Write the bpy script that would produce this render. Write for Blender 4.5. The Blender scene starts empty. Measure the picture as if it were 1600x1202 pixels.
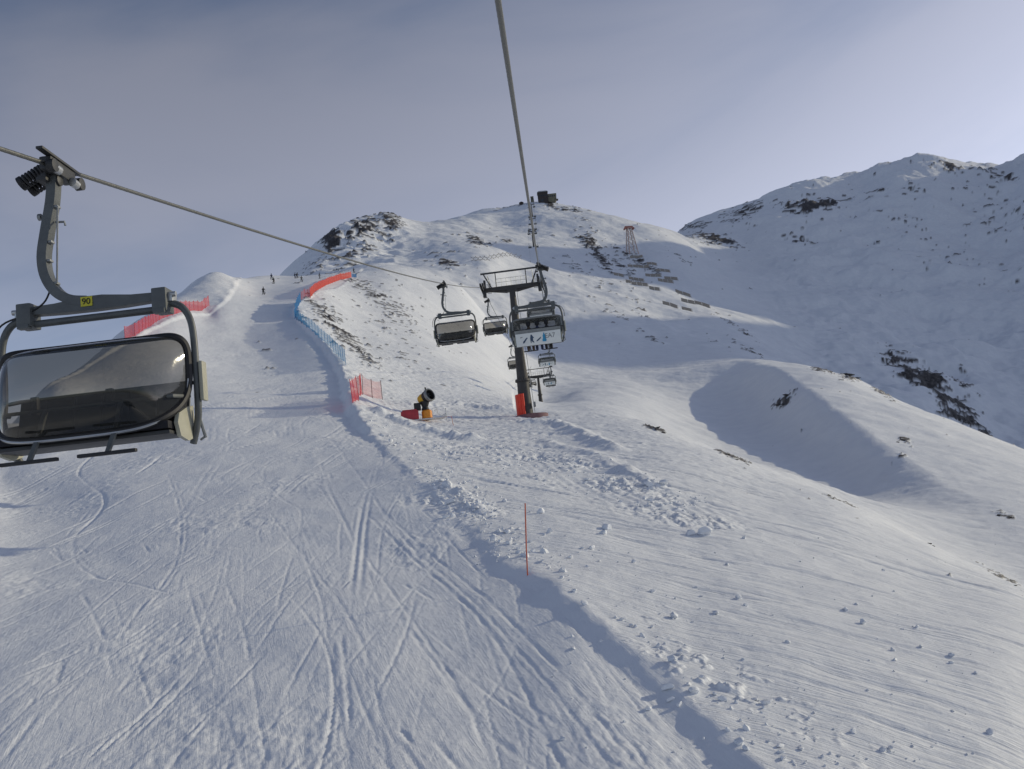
import bpy, bmesh, math, random
import numpy as np
from mathutils import Vector, Matrix

# ------------------------------------------------------------------ camera, sky, sun, exposure
SC = bpy.context.scene
COL = SC.collection
FOC, PITCH, ROLL = 1386.0, math.atan(200 / 1386.0), math.radians(6.5)   # focal length in pixels of a 1600 px wide picture
cam_data = bpy.data.cameras.new('camera')
cam = bpy.data.objects.new('camera', cam_data)
COL.objects.link(cam)
SC.camera = cam
cam_data.sensor_fit = 'HORIZONTAL'
cam_data.sensor_width = 36.0
cam_data.lens = 36.0 * FOC / 1600.0
cam_data.clip_start = 0.1
cam_data.clip_end = 12000
_r0, _u0, _f0 = Vector((1, 0, 0)), Vector((0, -math.sin(PITCH), math.cos(PITCH))), Vector((0, math.cos(PITCH), math.sin(PITCH)))
_cr = math.cos(ROLL) * _r0 - math.sin(ROLL) * _u0
_cu = math.sin(ROLL) * _r0 + math.cos(ROLL) * _u0
cam.matrix_world = Matrix(((_cr.x, _cu.x, -_f0.x, 0), (_cr.y, _cu.y, -_f0.y, 0), (_cr.z, _cu.z, -_f0.z, 0), (0, 0, 0, 1)))

SUN_AZ, SUN_EL = math.radians(68), math.radians(17.4)      # azimuth to the right of the view direction (+Y)
SUN_DIR = Vector((math.sin(SUN_AZ) * math.cos(SUN_EL), math.cos(SUN_AZ) * math.cos(SUN_EL), math.sin(SUN_EL)))
world = bpy.data.worlds.new('World')
SC.world = world
world.use_nodes = True
wn, wl = world.node_tree.nodes, world.node_tree.links
wn.clear()
w_out = wn.new('ShaderNodeOutputWorld')
w_bg = wn.new('ShaderNodeBackground')
w_bg.inputs['Strength'].default_value = 0.15
w_sky = wn.new('ShaderNodeTexSky')
w_sky.sky_type = 'NISHITA'
w_sky.sun_disc = False
w_sky.sun_elevation = SUN_EL
w_sky.sun_rotation = SUN_AZ
w_sky.altitude = 2300
w_sky.air_density = 1.0
w_sky.dust_density = 2.0
w_sky.ozone_density = 3.2
w_tc = wn.new('ShaderNodeTexCoord')
w_map = wn.new('ShaderNodeMapping')                       # high cloud drawn out along one direction
w_map.vector_type = 'TEXTURE'
w_map.inputs['Rotation'].default_value = (0, math.radians(-15), 0)
w_map.inputs['Scale'].default_value = (1.9, 0.9, 0.42)
w_noise = wn.new('ShaderNodeTexNoise')
w_noise.inputs['Scale'].default_value = 1.25
w_noise.inputs['Detail'].default_value = 9
w_noise.inputs['Roughness'].default_value = 0.5
w_noise.inputs['Distortion'].default_value = 0.7
w_ramp = wn.new('ShaderNodeMapRange')
w_ramp.inputs['From Min'].default_value = 0.33
w_ramp.inputs['From Max'].default_value = 0.68
w_ramp.inputs['To Min'].default_value = 0.06
w_ramp.inputs['To Max'].default_value = 0.56
w_ramp.interpolation_type = 'SMOOTHSTEP'
w_mix = wn.new('ShaderNodeMix')
w_mix.data_type = 'RGBA'
w_bw = wn.new('ShaderNodeRGBToBW')
w_veil = wn.new('ShaderNodeMix')                          # veil of thin cloud: the sky's own light, scattered white
w_veil.data_type = 'RGBA'
w_veil.blend_type = 'MULTIPLY'
w_veil.inputs[0].default_value = 1.0
w_veil.inputs[7].default_value = (3.5, 3.45, 3.9, 1)
wl.new(w_tc.outputs['Generated'], w_map.inputs['Vector'])
wl.new(w_map.outputs['Vector'], w_noise.inputs['Vector'])
wl.new(w_noise.outputs['Fac'], w_ramp.inputs['Value'])
wl.new(w_ramp.outputs['Result'], w_mix.inputs[0])
wl.new(w_sky.outputs['Color'], w_bw.inputs['Color'])
wl.new(w_bw.outputs['Val'], w_veil.inputs[6])
wl.new(w_sky.outputs['Color'], w_mix.inputs[6])
wl.new(w_veil.outputs[2], w_mix.inputs[7])
wl.new(w_mix.outputs[2], w_bg.inputs['Color'])
wl.new(w_bg.outputs['Background'], w_out.inputs['Surface'])

sun_data = bpy.data.lights.new('sun', 'SUN')
sun_data.energy = 3.7
sun_data.angle = math.radians(0.6)
sun_data.color = (1.0, 0.89, 0.64)
sun = bpy.data.objects.new('sun', sun_data)
COL.objects.link(sun)
sun.rotation_euler = SUN_DIR.to_track_quat('Z', 'Y').to_euler()
SC.view_settings.view_transform = 'Standard'
SC.view_settings.look = 'None'
SC.view_settings.exposure = -0.66
SC.view_settings.gamma = 1.0
SC.view_settings.use_curve_mapping = False
SC.render.engine = 'CYCLES'

# ------------------------------------------------------------------ helpers
def ray(px, py):
    """direction of a photo position (1600 x 1202) in the world, scaled so that Y = 1"""
    dx, dy = px - 800.0, py - 601.0
    u = (dx * math.cos(ROLL) - dy * math.sin(ROLL)) / FOC
    v = (-dx * math.sin(ROLL) - dy * math.cos(ROLL)) / FOC
    y = math.cos(PITCH) - v * math.sin(PITCH)
    z = math.sin(PITCH) + v * math.cos(PITCH)
    return u / y, 1.0, z / y

def at(px, py, d):
    a, b, c = ray(px, py)
    return Vector((a * d, d, c * d))

rng = np.random.default_rng(7)
random.seed(7)

def vnoise(x, y, seed=0):
    """gradient noise, vectorised, about -1..1"""
    xi = np.floor(x).astype(np.int64); yi = np.floor(y).astype(np.int64)
    xf = (x - xi).astype(np.float32); yf = (y - yi).astype(np.float32)
    def g(ix, iy, fx, fy):
        h = (ix * 374761393 + iy * 668265263 + seed * 1442695041) & 0xFFFFFFFF
        h = ((h ^ (h >> 13)) * 1274126177) & 0xFFFFFFFF
        h = h ^ (h >> 16)
        a = (h & 0xFFFF).astype(np.float32) * np.float32(2 * math.pi / 65536.0)
        return np.cos(a) * fx + np.sin(a) * fy
    sx = xf * xf * xf * (xf * (xf * 6 - 15) + 10); sy = yf * yf * yf * (yf * (yf * 6 - 15) + 10)
    n00 = g(xi, yi, xf, yf); n10 = g(xi + 1, yi, xf - 1, yf)
    n01 = g(xi, yi + 1, xf, yf - 1); n11 = g(xi + 1, yi + 1, xf - 1, yf - 1)
    a = n00 + sx * (n10 - n00); b = n01 + sx * (n11 - n01)
    return (a + sy * (b - a)) * 1.45

def fbm(x, y, octv=4, seed=0, gain=0.5, lac=2.03):
    out = np.zeros(x.shape, np.float32); amp = 1.0; f = 1.0
    for o in range(octv):
        out += amp * vnoise(x * f + 17.3 * o, y * f - 9.1 * o, seed + o * 13)
        amp *= gain; f *= lac
    return out

def smooth(e0, e1, x):
    t = np.clip((x - e0) / (e1 - e0), 0, 1)
    return t * t * (3 - 2 * t)

# ------------------------------------------------------------------ terrain: the lie of the land, from measured points
CP = []          # (x, y, z) in metres, camera at the origin
def cp(*pts):
    for p in pts:
        CP.append(tuple(at(*p)))
def cw(*pts):
    CP.extend(pts)
# ground below and behind the lift
for X in (-14, -5, 4, 14):
    cw((X, 4, -7.3 - 0.09 * X), (X, 9, -6.05 - 0.09 * X))
for X in (-150, -60, -12, 12, 60, 150):
    for Y in (-8, -40, -150, -600):
        cw((X, Y, -8 + 0.19 * Y - 0.14 * X))
cp((0,1202,17),(400,1202,16.5),(800,1202,16),(1150,1202,15.8),(1600,1202,17))
cp((0,1000,24),(300,1000,23.2),(600,1000,22.3),(900,990,21.6),(1200,1000,22),(1600,1000,25.5))
cp((0,850,36.5),(300,850,34),(600,850,32.3),(824,908,26.2),(1000,850,32),(1200,850,35),(1450,900,36))
cp((0,750,54),(200,750,50),(450,750,47),(640,740,45),(800,760,43),(1000,760,46),(1200,790,47))
cp((0,690,70),(200,670,71),(400,660,71),(550,665,70),(700,690,66),(850,690,68),(950,690,67))
# crest of the near slope on the right, and the hollow behind it
cp((1010,665,82),(1120,705,70),(1300,775,58),(1450,850,48),(1600,918,41),(1750,985,36))
cp((1120,707,85),(1300,777,74),(1450,850,64),(1600,915,56))
# ski run going up on the left
cp((150,640,80),(310,627,80),(450,627,84),(545,640,78))
cp((240,575,98),(300,570,104),(450,570,112),(515,580,106))
cp((300,525,130),(380,520,140),(450,528,136))
cp((330,500,150),(440,480,165),(400,457,195),(440,440,240),(480,433,262),(420,431,275),(390,433,262),(530,430,262))
cp((420,445,330),(470,450,340),(430,500,450),(380,470,330))
# left edge and its mound, falling away behind
cp((366,440,200),(350,425,205),(330,424,200),(300,445,192),(250,480,172),(200,515,146),(160,542,126),(338,481,150),(290,493,140),(240,512,126),(205,532,116),(80,600,86),(0,652,66),(-150,730,50))
cp((300,500,240),(200,580,180),(80,690,140),(0,740,110),(-150,830,80),(-300,900,60),(350,470,270))
cw((-260,260,-40),(-400,400,-60),(-800,900,-150),(-300,100,-45),(-500,40,-120),(-1200,200,-300),(-300,1300,-40),(-900,1900,-200))
# rocky flank right of the run
cp((550,437,262),(600,424,285),(650,430,300),(720,445,320),(500,456,190),(468,490,158),(482,515,140),(535,577,108))
cp((560,480,205),(620,470,240),(560,530,155),(600,560,138),(650,520,190),(700,500,260),(650,600,118),(700,560,170),(760,590,165),(590,610,98))
cp((640,655,80),(700,640,92),(760,640,95),(823,651,87),(880,645,92))
# hollow of the lift line, saddle
cp((760,560,225),(845,628,210),(850,634,150),(900,612,200),(940,628,135),(1000,600,215),(1080,580,260),(1000,640,120))
cp((900,560,320),(800,535,330),(760,500,390),(860,520,380),(980,575,310))
# dome with the drifted shadow side
cp((1180,565,262),(1240,568,258),(1290,578,252),(1340,596,246),(1400,628,238),(1500,676,226),(1600,718,214),(1750,790,200),(2000,900,185))
cp((1090,612,212),(1200,620,185),(1200,670,130),(1300,690,130),(1400,730,112),(1500,775,98),(1600,815,84),(1120,660,135))
cp((1250,585,330),(1400,665,310),(1600,765,280),(1800,890,260))
# summit hill
cp((560,415,520),(515,392,600),(525,370,640),(560,346,680),(610,332,720),(690,347,820),(650,355,740),(600,380,640),(640,400,580),(700,380,600),(450,428,560),(480,425,500),(600,412,480))
cp((690,420,480),(740,380,610),(800,440,500),(830,400,640),(760,410,500),(700,450,410),(830,360,820),(780,345,900),(880,350,850))
cp((700,344,960),(760,326,990),(830,318,1000),(870,319,1000),(900,323,990),(960,336,960),(1030,354,920))
cp((920,385,740),(990,395,740),(1040,430,640),(1000,430,630),(1060,480,520),(1110,500,480),(950,480,470),(880,460,490),(1150,530,420),(1200,558,390),(1000,530,390),(1080,550,360))
cp((560,420,900),(700,390,1150),(850,380,1300),(1000,400,1180),(450,470,800))
# mountain on the right
cp((1075,347,1250),(1150,326,1240),(1220,303,1200),(1280,289,1180),(1340,291,1180),(1400,262,1180),(1480,250,1210),(1540,265,1200),(1600,252,1160),(1750,220,1100),(2000,150,1000))
cp((1060,372,1050),(1150,400,940),(1200,440,800),(1300,400,900),(1300,470,700),(1400,400,880),(1500,350,960),(1500,450,760),(1400,520,620),(1500,560,560),(1590,620,490),(1300,545,530),(1440,600,460),(1540,680,400),(1595,710,375),(1590,500,660),(1590,380,860),(1750,500,600),(1750,750,330),(2000,400,600))
cp((1150,370,1700),(1300,340,1700),(1480,310,1800),(1650,330,1700))
cw((900,1000,500),(1120,820,470),(760,1120,440),(700,500,60),(520,200,-45),(300,100,-40),(160,60,-30),(900,250,60),(1000,560,260),(1500,300,160),(1900,1300,100),(300,-100,-70),(800,-200,-120),(120,20,-26),(60,10,-16))  # adds an unseen high ridge that keeps the sun off the mountain face
CP = np.array(CP, np.float64)
KA = 4.0
def to_ab(X, Y):
    return np.arctan2(X, Y) * KA, np.log(np.maximum(np.hypot(X, Y), 2.0))
ca, cb = to_ab(CP[:, 0], CP[:, 1])
ct = CP[:, 2] / np.maximum(np.hypot(CP[:, 0], CP[:, 1]), 2.0)
def _phi(r2):
    return 0.5 * r2 * np.log(r2 + 1e-9)
_n = len(CP)
_K = _phi((ca[:, None] - ca[None]) ** 2 + (cb[:, None] - cb[None]) ** 2) + np.eye(_n) * 0.004
_Pm = np.c_[np.ones(_n), ca, cb]
_A = np.block([[_K, _Pm], [_Pm.T, np.zeros((3, 3))]])
TPS = np.linalg.solve(_A, np.r_[ct, 0, 0, 0])
def base_t(a, b):
    out = (TPS[_n] + TPS[_n + 1] * a + TPS[_n + 2] * b).astype(np.float32)
    af, bf = a.astype(np.float32), b.astype(np.float32)
    for i in range(_n):
        r2 = (af - np.float32(ca[i])) ** 2 + (bf - np.float32(cb[i])) ** 2
        out += np.float32(TPS[i] * 0.5) * r2 * np.log(r2 + np.float32(1e-9))
    return out
def base_z(X, Y):
    X = np.asarray(X, float); Y = np.asarray(Y, float)
    a, b = to_ab(X, Y)
    return base_t(a, b) * np.maximum(np.hypot(X, Y), 2.0)

# ------------------------------------------------------------------ terrain grid (finer where the land is seen, coarse elsewhere)
TH = np.radians(np.r_[np.linspace(-180, -60, 24, endpoint=False), np.linspace(-60, -34.5, 30, endpoint=False),
                      np.linspace(-34.5, 36.5, 940, endpoint=False), np.linspace(36.5, 75, 50, endpoint=False), np.linspace(75, 180, 22)])
def _rings():
    knots = np.log([2.5, 8, 12, 16, 30, 60, 100, 300, 420, 1250, 1500, 6000])
    dens = np.array([10, 40, 170, 330, 290, 175, 150, 150, 225, 225, 40, 10.0])
    x = np.linspace(knots[0], knots[-1], 6000)
    c = np.cumsum(np.interp(x, knots, dens)) * (x[1] - x[0])
    return np.exp(np.interp(np.arange(0, c[-1], 1.0), c, x))
RHO = _rings()
NR, NC = len(RHO), len(TH)
_T, _R = np.meshgrid(TH, RHO)
GX, GY = np.sin(_T) * _R, np.cos(_T) * _R
GZ = (base_t(_T * KA, np.log(_R)) * _R).astype(np.float64)
# far away all round the land levels out well below the peaks
_far = smooth(1700, 4000, _R)
GZ = GZ * (1 - _far) + (-420 + 60 * fbm(GX / 500, GY / 500, 3, 5)) * _far

def hit(px, py, lo=6.0, hi=1800.0, first=True):
    """the first point of the bare land behind a photo position"""
    a, b, c = ray(px, py)
    d = np.exp(np.linspace(math.log(lo), math.log(hi), 1500))
    g = base_z(a * d, d) - c * d
    k = np.nonzero((g[:-1] < 0) & (g[1:] >= 0))[0]
    if len(k) == 0:
        i = int(np.argmax(g)); return Vector((a * d[i], d[i], c * d[i]))
    i = k[0] if first else k[-1]
    t = g[i] / (g[i] - g[i + 1])
    D = d[i] + t * (d[i + 1] - d[i])
    return Vector((a * D, D, c * D))

def project(X, Y, Z):
    yy = Y * math.cos(PITCH) + Z * math.sin(PITCH)
    yy = np.where(yy > 0.5, yy, np.nan)
    u = X / yy * FOC
    v = (-Y * math.sin(PITCH) + Z * math.cos(PITCH)) / yy * FOC
    return 800 + u * math.cos(ROLL) - v * math.sin(ROLL), 601 - u * math.sin(ROLL) - v * math.cos(ROLL)

def poly_dist(X, Y, pts, vals=None):
    """distance to a polyline, side (+ right of its direction) and a value carried along it"""
    best = np.full(X.shape, 1e9); side = np.zeros(X.shape); val = np.zeros(X.shape)
    for i in range(len(pts) - 1):
        ax, ay = pts[i][0], pts[i][1]; bx_, by_ = pts[i + 1][0], pts[i + 1][1]
        dx, dy = bx_ - ax, by_ - ay; L2 = dx * dx + dy * dy
        t = np.clip(((X - ax) * dx + (Y - ay) * dy) / L2, 0, 1)
        ex, ey = X - ax - t * dx, Y - ay - t * dy
        d = np.hypot(ex, ey); m = d < best
        best = np.where(m, d, best)
        side = np.where(m, np.sign(ex * dy - ey * dx), side)
        if vals is not None:
            val = np.where(m, vals[i] + t * (vals[i + 1] - vals[i]), val)
    return best, side, val

def densify(pts, n=6):
    """smooth polyline through points (Catmull-Rom)"""
    P = [np.array(p, float) for p in pts]; P = [2 * P[0] - P[1]] + P + [2 * P[-1] - P[-2]]
    out = []
    for i in range(1, len(P) - 2):
        for k in range(n):
            t = k / n
            out.append(0.5 * (2 * P[i] + (P[i + 1] - P[i - 1]) * t + (2 * P[i - 1] - 5 * P[i] + 4 * P[i + 1] - P[i + 2]) * t * t + (3 * P[i] - P[i - 1] - 3 * P[i + 1] + P[i + 2]) * t ** 3))
    out.append(P[-2])
    return out

# edge of the groomed run: photo position, berm height
EDGE = [(1290,1300,.23),(1180,1205,.25),(1075,1102,.25),(965,1002,.22),(832,908,.17),(775,858,.14),(735,820,.08),(660,752,.08),(600,700,.2),(566,665,.65),(550,632,.85),(536,585,.85),(510,545,.85),(482,515,.85),(466,493,.9),(470,476,.6),(500,456,.35),(548,437,.25)]
edge_xyz = [hit(e[0], e[1], hi=290) for e in EDGE]
edge_pts = densify([(p.x, p.y, e[2]) for p, e in zip(edge_xyz, EDGE)], 5)
LEDGE = [(-250,830,.2),(-60,700,.2),(60,622,.25),(140,572,.3),(205,533,.35),(235,515,.35),(290,493,.3),(338,482,.3),(360,458,.3),(372,436,.25)]
ledge_xyz = [hit(e[0], e[1], hi=290) for e in LEDGE]
ledge_pts = densify([(p.x, p.y, e[2]) for p, e in zip(ledge_xyz, LEDGE)], 4)

near = (_R < 330) & (np.abs(_T) < math.radians(60))
ii = np.nonzero(near)
nx, ny = GX[ii], GY[ii]
nrho = _R[ii]
wob = 0.22 * fbm(nx / 2.2, ny / 2.2, 3, 41)
d_e, s_e, h_e = poly_dist(nx, ny, edge_pts, [p[2] for p in edge_pts])
S = d_e * s_e + wob                                      # + right of the run's edge
d_l, s_l, h_l = poly_dist(nx, ny, ledge_pts, [p[2] for p in ledge_pts])
SL = d_l * s_l                                           # + on the run
run = smooth(0.6, -0.6, S) * smooth(-0.6, 0.6, SL) * smooth(330, 300, nrho)
dz = np.zeros(nx.shape)
h_v = h_e * (1 + 0.28 * fbm(nx / 1.6, ny / 1.6, 3, 42))
dz += h_v * smooth(-0.55 - 0.6 * h_e, 0.05, S) * np.where(S > 0.15, np.exp(-(np.maximum(S, 0.15) - 0.15) / 3.2), 1.0)
h_w = h_l * (1 + 0.3 * fbm(nx / 1.5, ny / 1.5, 3, 43))
dz += h_w * smooth(0.7, 0.0, SL) * np.where(SL < -0.2, np.exp((SL + 0.2) / 2.0), 1.0)
off = 1 - run
# soft natural relief off the run, gentle rolls on it
dz += off * (0.5 * fbm(nx / 17, ny / 17, 3, 1) * smooth(60, 200, nrho) + 0.10 * fbm(nx / 5.5, ny / 5.5, 3, 2) * smooth(8, 40, nrho) + 0.035 * fbm(nx / 1.7, ny / 1.7, 3, 3))
dz += run * (0.11 * fbm(nx / 7.0, ny / 9.0, 3, 4) + 0.018 * fbm(nx / 1.3, ny / 1.9, 4, 8, 0.6) + 0.028 * smooth(.05, .6, fbm(nx / 5, ny / 7, 2, 14)) * fbm(nx / .5, ny / .8, 3, 15, 0.6))
# wind-scoured streaks on the slope to the right, running across and down it
ang = math.radians(-28)
ca_, sa_ = math.cos(ang), math.sin(ang)
sx_, sy_ = nx * ca_ + ny * sa_, -nx * sa_ + ny * ca_
st = fbm(sx_ / 5.5 + 0.3 * vnoise(nx / 6, ny / 6, 9), sy_ / 0.42, 3, 10)
st2 = np.maximum(fbm(sx_ / 9.0, sy_ / 0.8, 3, 11) - 0.25, 0)
right_mask = smooth(0.8, 4.0, S) * smooth(190, 120, nrho)
dz -= right_mask * (0.028 * np.abs(st) + 0.11 * st2) * np.clip(nrho / 26, 0.8, 2.2)
# churned snow (machine tracks and debris) beside the run below the tower
chop = np.zeros(nx.shape)
for (px, py, rad) in [(690,705,3.4),(760,705,4.2),(830,720,4.6),(900,735,4.4),(960,755,3.8),(1030,785,3.4),(1080,808,2.6),(720,745,2.6),(690,770,1.9),(735,800,1.6),(760,640,3.5),(700,625,4),(790,655,3)]:
    q = hit(px, py, hi=290)
    chop = np.maximum(chop, np.exp(-(((nx - q.x) ** 2 + ((ny - q.y) * 0.8) ** 2) / (rad * rad)) ** 1.5))
ang2 = math.radians(12)
tx, ty = nx * math.cos(ang2) + ny * math.sin(ang2), -nx * math.sin(ang2) + ny * math.cos(ang2)
cleat = np.sin(tx * 2 * math.pi / 0.62 + 1.5 * vnoise(tx / 3, ty / 3, 61)) * smooth(0.1, 0.5, fbm(tx / 9, ty / 1.8, 2, 62) + 0.2)
dz += chop * (0.13 * smooth(-.3, .5, fbm(nx / 4, ny / 4, 2, 25)) * fbm(nx / 0.8, ny / 0.6, 4, 20, 0.65) + 0.022 * cleat + 0.10 * fbm(tx / 7, ty / 1.2, 3, 21))
# lumpy rim just right of the edge
rim = np.exp(-((S - 0.9) / 1.3) ** 2) * smooth(-0.3, 0.2, S) * smooth(120, 70, nrho)
dz += rim * 0.16 * smooth(0.1, 0.8, fbm(nx / 3.5, ny / 3.5, 2, 24) + 0.3) * np.maximum(fbm(nx / 0.5, ny / 0.5, 3, 23, 0.6) - 0.25, 0)
# banks pushed up by machines
for pts, h, w in [([(598,655),(620,662),(665,676),(735,688)], .5, 1.0), ([(826,660),(868,662),(905,676),(962,702)], .36, .8), ([(690,760),(720,775),(750,800)], .16, .7), ([(850,690),(930,712),(985,742)], .2, .7), ([(980,735),(1040,770)], .18, .6), ([(640,637),(720,634),(790,640)], .4, 1.6)]:
    q = densify([tuple(hit(a, b, hi=290))[:2] for a, b in pts], 4)
    dd, ss, _ = poly_dist(nx, ny, q)
    hh = h * (1 + 0.45 * fbm(nx / 1.1, ny / 1.1, 3, 31))
    dz += hh * np.exp(-(dd / w) ** 2)
# small pits where pieces of crust broke out along the run
# ---- ski and machine tracks on the run: grooves stamped into a fine height raster
RX0, RX1, RY0, RY1, RS = -46.0, 8.0, 10.0, 124.0, 0.035
rw, rh = int((RX1 - RX0) / RS), int((RY1 - RY0) / RS)
ras = np.zeros((rh, rw), np.float32)
def stamp(xs, ys, width, depth, rim_h):
    k = max(2, int(width * 2.2 / RS)); g = np.arange(-k, k + 1) * RS
    r = np.hypot(g[None], g[:, None])
    groove = np.exp(-(r / (width * 0.5)) ** 2)
    ix = ((xs - RX0) / RS).astype(int); iy = ((ys - RY0) / RS).astype(int)
    dep = depth if np.ndim(depth) else np.full(len(xs), depth)
    for a, b, dp in zip(ix, iy, dep):
        if k < a < rw - k - 1 and k < b < rh - k - 1 and dp > 0.001:
            v = ras[b - k:b + k + 1, a - k:a + k + 1]
            np.minimum(v, -dp * groove, out=v)
def path(x0, y0, length, amp, wl, ph, drift, step):
    s = np.arange(0, length, step)
    y = y0 - s
    x = x0 + drift * s + amp * (np.sin(s / wl * 2 * math.pi + ph) - math.sin(ph))
    return x, y
R2 = np.random.default_rng(11)
for i in range(560):
    y0 = R2.uniform(16, 118) if i < 330 else R2.uniform(16, 46)
    x0 = R2.uniform(-22 - 0.16 * y0, 4 - 0.12 * y0)
    near_k = y0 < 46
    ln = R2.uniform(3, 16) if R2.random() < .75 else R2.uniform(14, 34)
    w = R2.uniform(0.035, 0.085) if near_k else R2.uniform(0.1, 0.22)
    dp = w * R2.uniform(0.10, 0.36) * (1.0 if R2.random() < .8 else 1.5)
    drift = R2.normal(0.16 + 0.012 * x0, 0.24)
    x, y = path(x0, y0, ln, R2.uniform(0, 1.6) if R2.random() < .45 else R2.uniform(0, .25), R2.uniform(14, 40), R2.uniform(0, 6.3), drift, max(0.03, w * 0.33))
    s = np.linspace(0, 1, len(x))
    fade = np.clip(np.minimum(s, 1 - s) * 6, 0, 1) * np.clip(0.75 + 0.5 * np.sin(s * R2.uniform(4, 20) + R2.uniform(0, 6)), 0.15, 1)
    stamp(x, y, w, dp * fade, 0.3)
    if R2.random() < 0.55:
        stamp(x + R2.uniform(0.25, 0.5), y + R2.uniform(-.1, .1), w, dp * fade * R2.uniform(.5, 1), 0.3)
# the deeper lines that show most, from where they start to where they leave the picture
for pts, w, dp in [([(500,760),(560,850),(640,960),(720,1080),(780,1215)], .10, .045), ([(420,800),(500,900),(570,1010),(610,1215)], .09, .035), ([(560,790),(660,880),(770,990),(890,1215)], .12, .055), ([(600,800),(720,900),(850,1020),(1010,1215)], .12, .05), ([(600,812),(710,910),(830,1035),(970,1215)], .09, .04), ([(262,740),(280,790),(282,850),(262,905),(215,960),(180,1010)], .13, .05), ([(268,740),(288,790),(290,850),(270,905),(225,960)], .09, .04), ([(115,840),(120,875),(150,898),(200,912),(270,930)], .12, .05), ([(470,850),(500,930),(520,1040),(552,1215)], .1, .045), ([(535,990),(545,1080),(548,1215)], .1, .05), ([(520,1000),(530,1080),(525,1215)], .08, .04), ([(350,900),(380,980),(400,1080),(420,1215)], .09, .035), ([(130,930),(160,990),(180,1060)], .1, .04), ([(640,980),(700,1060),(760,1140),(860,1215)], .14, .05), ([(560,1090),(590,1150),(610,1215)], .09, .04), ([(330,1010),(300,1060),(230,1150)], .09, .03), ([(250,990),(200,1060),(180,1090)], .1, .035), ([(300,660),(360,690),(420,760),(470,800)], .12, .03), ([(520,690),(560,740),(600,800),(660,870)], .14, .04)]:
    q = densify([tuple(hit(a, b_, hi=120))[:2] for a, b_ in pts], 12)
    q = np.array(q); L_ = np.r_[0, np.cumsum(np.hypot(*np.diff(q, axis=0).T))]
    s = np.arange(0, L_[-1], 0.03)
    x, y = np.interp(s, L_, q[:, 0]), np.interp(s, L_, q[:, 1])
    x = x + 0.03 * vnoise(s / .5, s * 0 + w * 99, 5)
    stamp(x, y, w, 0.85 * dp * np.clip(0.6 + 0.75 * vnoise(s / 1.3, s * 0 + dp * 999, 6), 0.08, 1.2) * np.clip(np.minimum(s, L_[-1] - s) * 1.5, 0, 1), .3)
# scraped side-slip patches
for i in range(150):
    y0 = R2.uniform(16, 110); x0 = R2.uniform(-20 - 0.16 * y0, 3 - 0.12 * y0)
    dirx = R2.normal(0, 1.0)
    for k in range(R2.integers(3, 8)):
        ln = R2.uniform(.5, 2.2)
        s = np.arange(0, ln, 0.05)
        x = x0 + k * R2.uniform(.12, .3) + dirx * s * 0.8 + R2.normal(0, .2); y = y0 - s + R2.normal(0, .4)
        stamp(x, y, R2.uniform(.06, .14), R2.uniform(.012, .045) * np.clip(np.sin(np.linspace(0, math.pi, len(s))) * 1.6, 0, 1), .3)
def ras_sample(X, Y):
    fx = np.clip((X - RX0) / RS, 0, rw - 2.001); fy = np.clip((Y - RY0) / RS, 0, rh - 2.001)
    ix = fx.astype(int); iy = fy.astype(int); tx = fx - ix; ty = fy - iy
    return (ras[iy, ix] * (1 - tx) + ras[iy, ix + 1] * tx) * (1 - ty) + (ras[iy + 1, ix] * (1 - tx) + ras[iy + 1, ix + 1] * tx) * ty
inside = (nx > RX0) & (nx < RX1) & (ny > RY0) & (ny < RY1)
tr = np.where(inside, ras_sample(nx, ny), 0)
tr_side = np.where(inside, ras_sample(nx + 0.10, ny + 0.02), 0) + np.where(inside, ras_sample(nx - 0.10, ny - 0.02), 0)
dz += run * (0.74 * tr - 0.13 * tr_side * (1 + 0.8 * vnoise(nx / 0.35, ny / 0.35, 71)))   # groove and the crumbly ridge it throws up
GZ[ii] += dz

# ---- larger relief of the far slopes
PX, PY = project(GX, GY, GZ)
PX = np.nan_to_num(PX, nan=-9999); PY = np.nan_to_num(PY, nan=-9999)
hillm = smooth(300, 420, _R)
mtn = smooth(0.24, 0.36, _T) * smooth(330, 450, _R) * (1 - _far)
knoll = np.exp(-(((PX - 555) / 75) ** 2 + ((PY - 375) / 45) ** 2)) * smooth(430, 520, _R)
def ridged(x, y, o, seed):
    n = fbm(x, y, o, seed)
    return 1 - 2 * np.abs(n)
GZ += hillm * (1 - _far) * (1 - mtn) * (3.2 * fbm(GX / 75, GY / 75, 3, 81) + 1.0 * fbm(GX / 20, GY / 20, 3, 82))
GZ += mtn * (11 * fbm(GX / 150 + 0.3 * fbm(GX / 90, GY / 90, 2, 80), GY / 150, 3, 83) + 4.5 * fbm(GX / 42, GY / 42, 4, 84, 0.55) + 0.7 * fbm(GX / 11, GY / 11, 2, 85))
GZ += knoll * (4.5 * ridged(GX / 30, GY / 30, 3, 86) - 1.5)

# the whale-backed dome on the right: its left side falls away into a hollow
ridge = densify([(at(a, b_, dd_).x, dd_, h_) for a, b_, dd_, h_ in [(1170,565,300,0),(1180,566,275,1.0),(1192,568,255,4.0),(1232,592,222,6.5),(1300,640,172,7.5),(1390,698,130,6.6),(1470,746,109,5.0),(1530,786,96,2.6),(1600,830,84,0)]], 5)
mm = np.nonzero((_R > 60) & (_R < 330) & (_T > 0.0) & (_T < 0.7))
dd, ss, hh = poly_dist(GX[mm], GY[mm], ridge, [p[2] for p in ridge])
s_left = dd * ss
GZ[mm] -= hh * np.where(s_left > 0, (1 - np.exp(-(s_left / 7.5) ** 1.8)) * np.exp(-(np.maximum(s_left - 16, 0) / 22.0) ** 2), 0)
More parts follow.
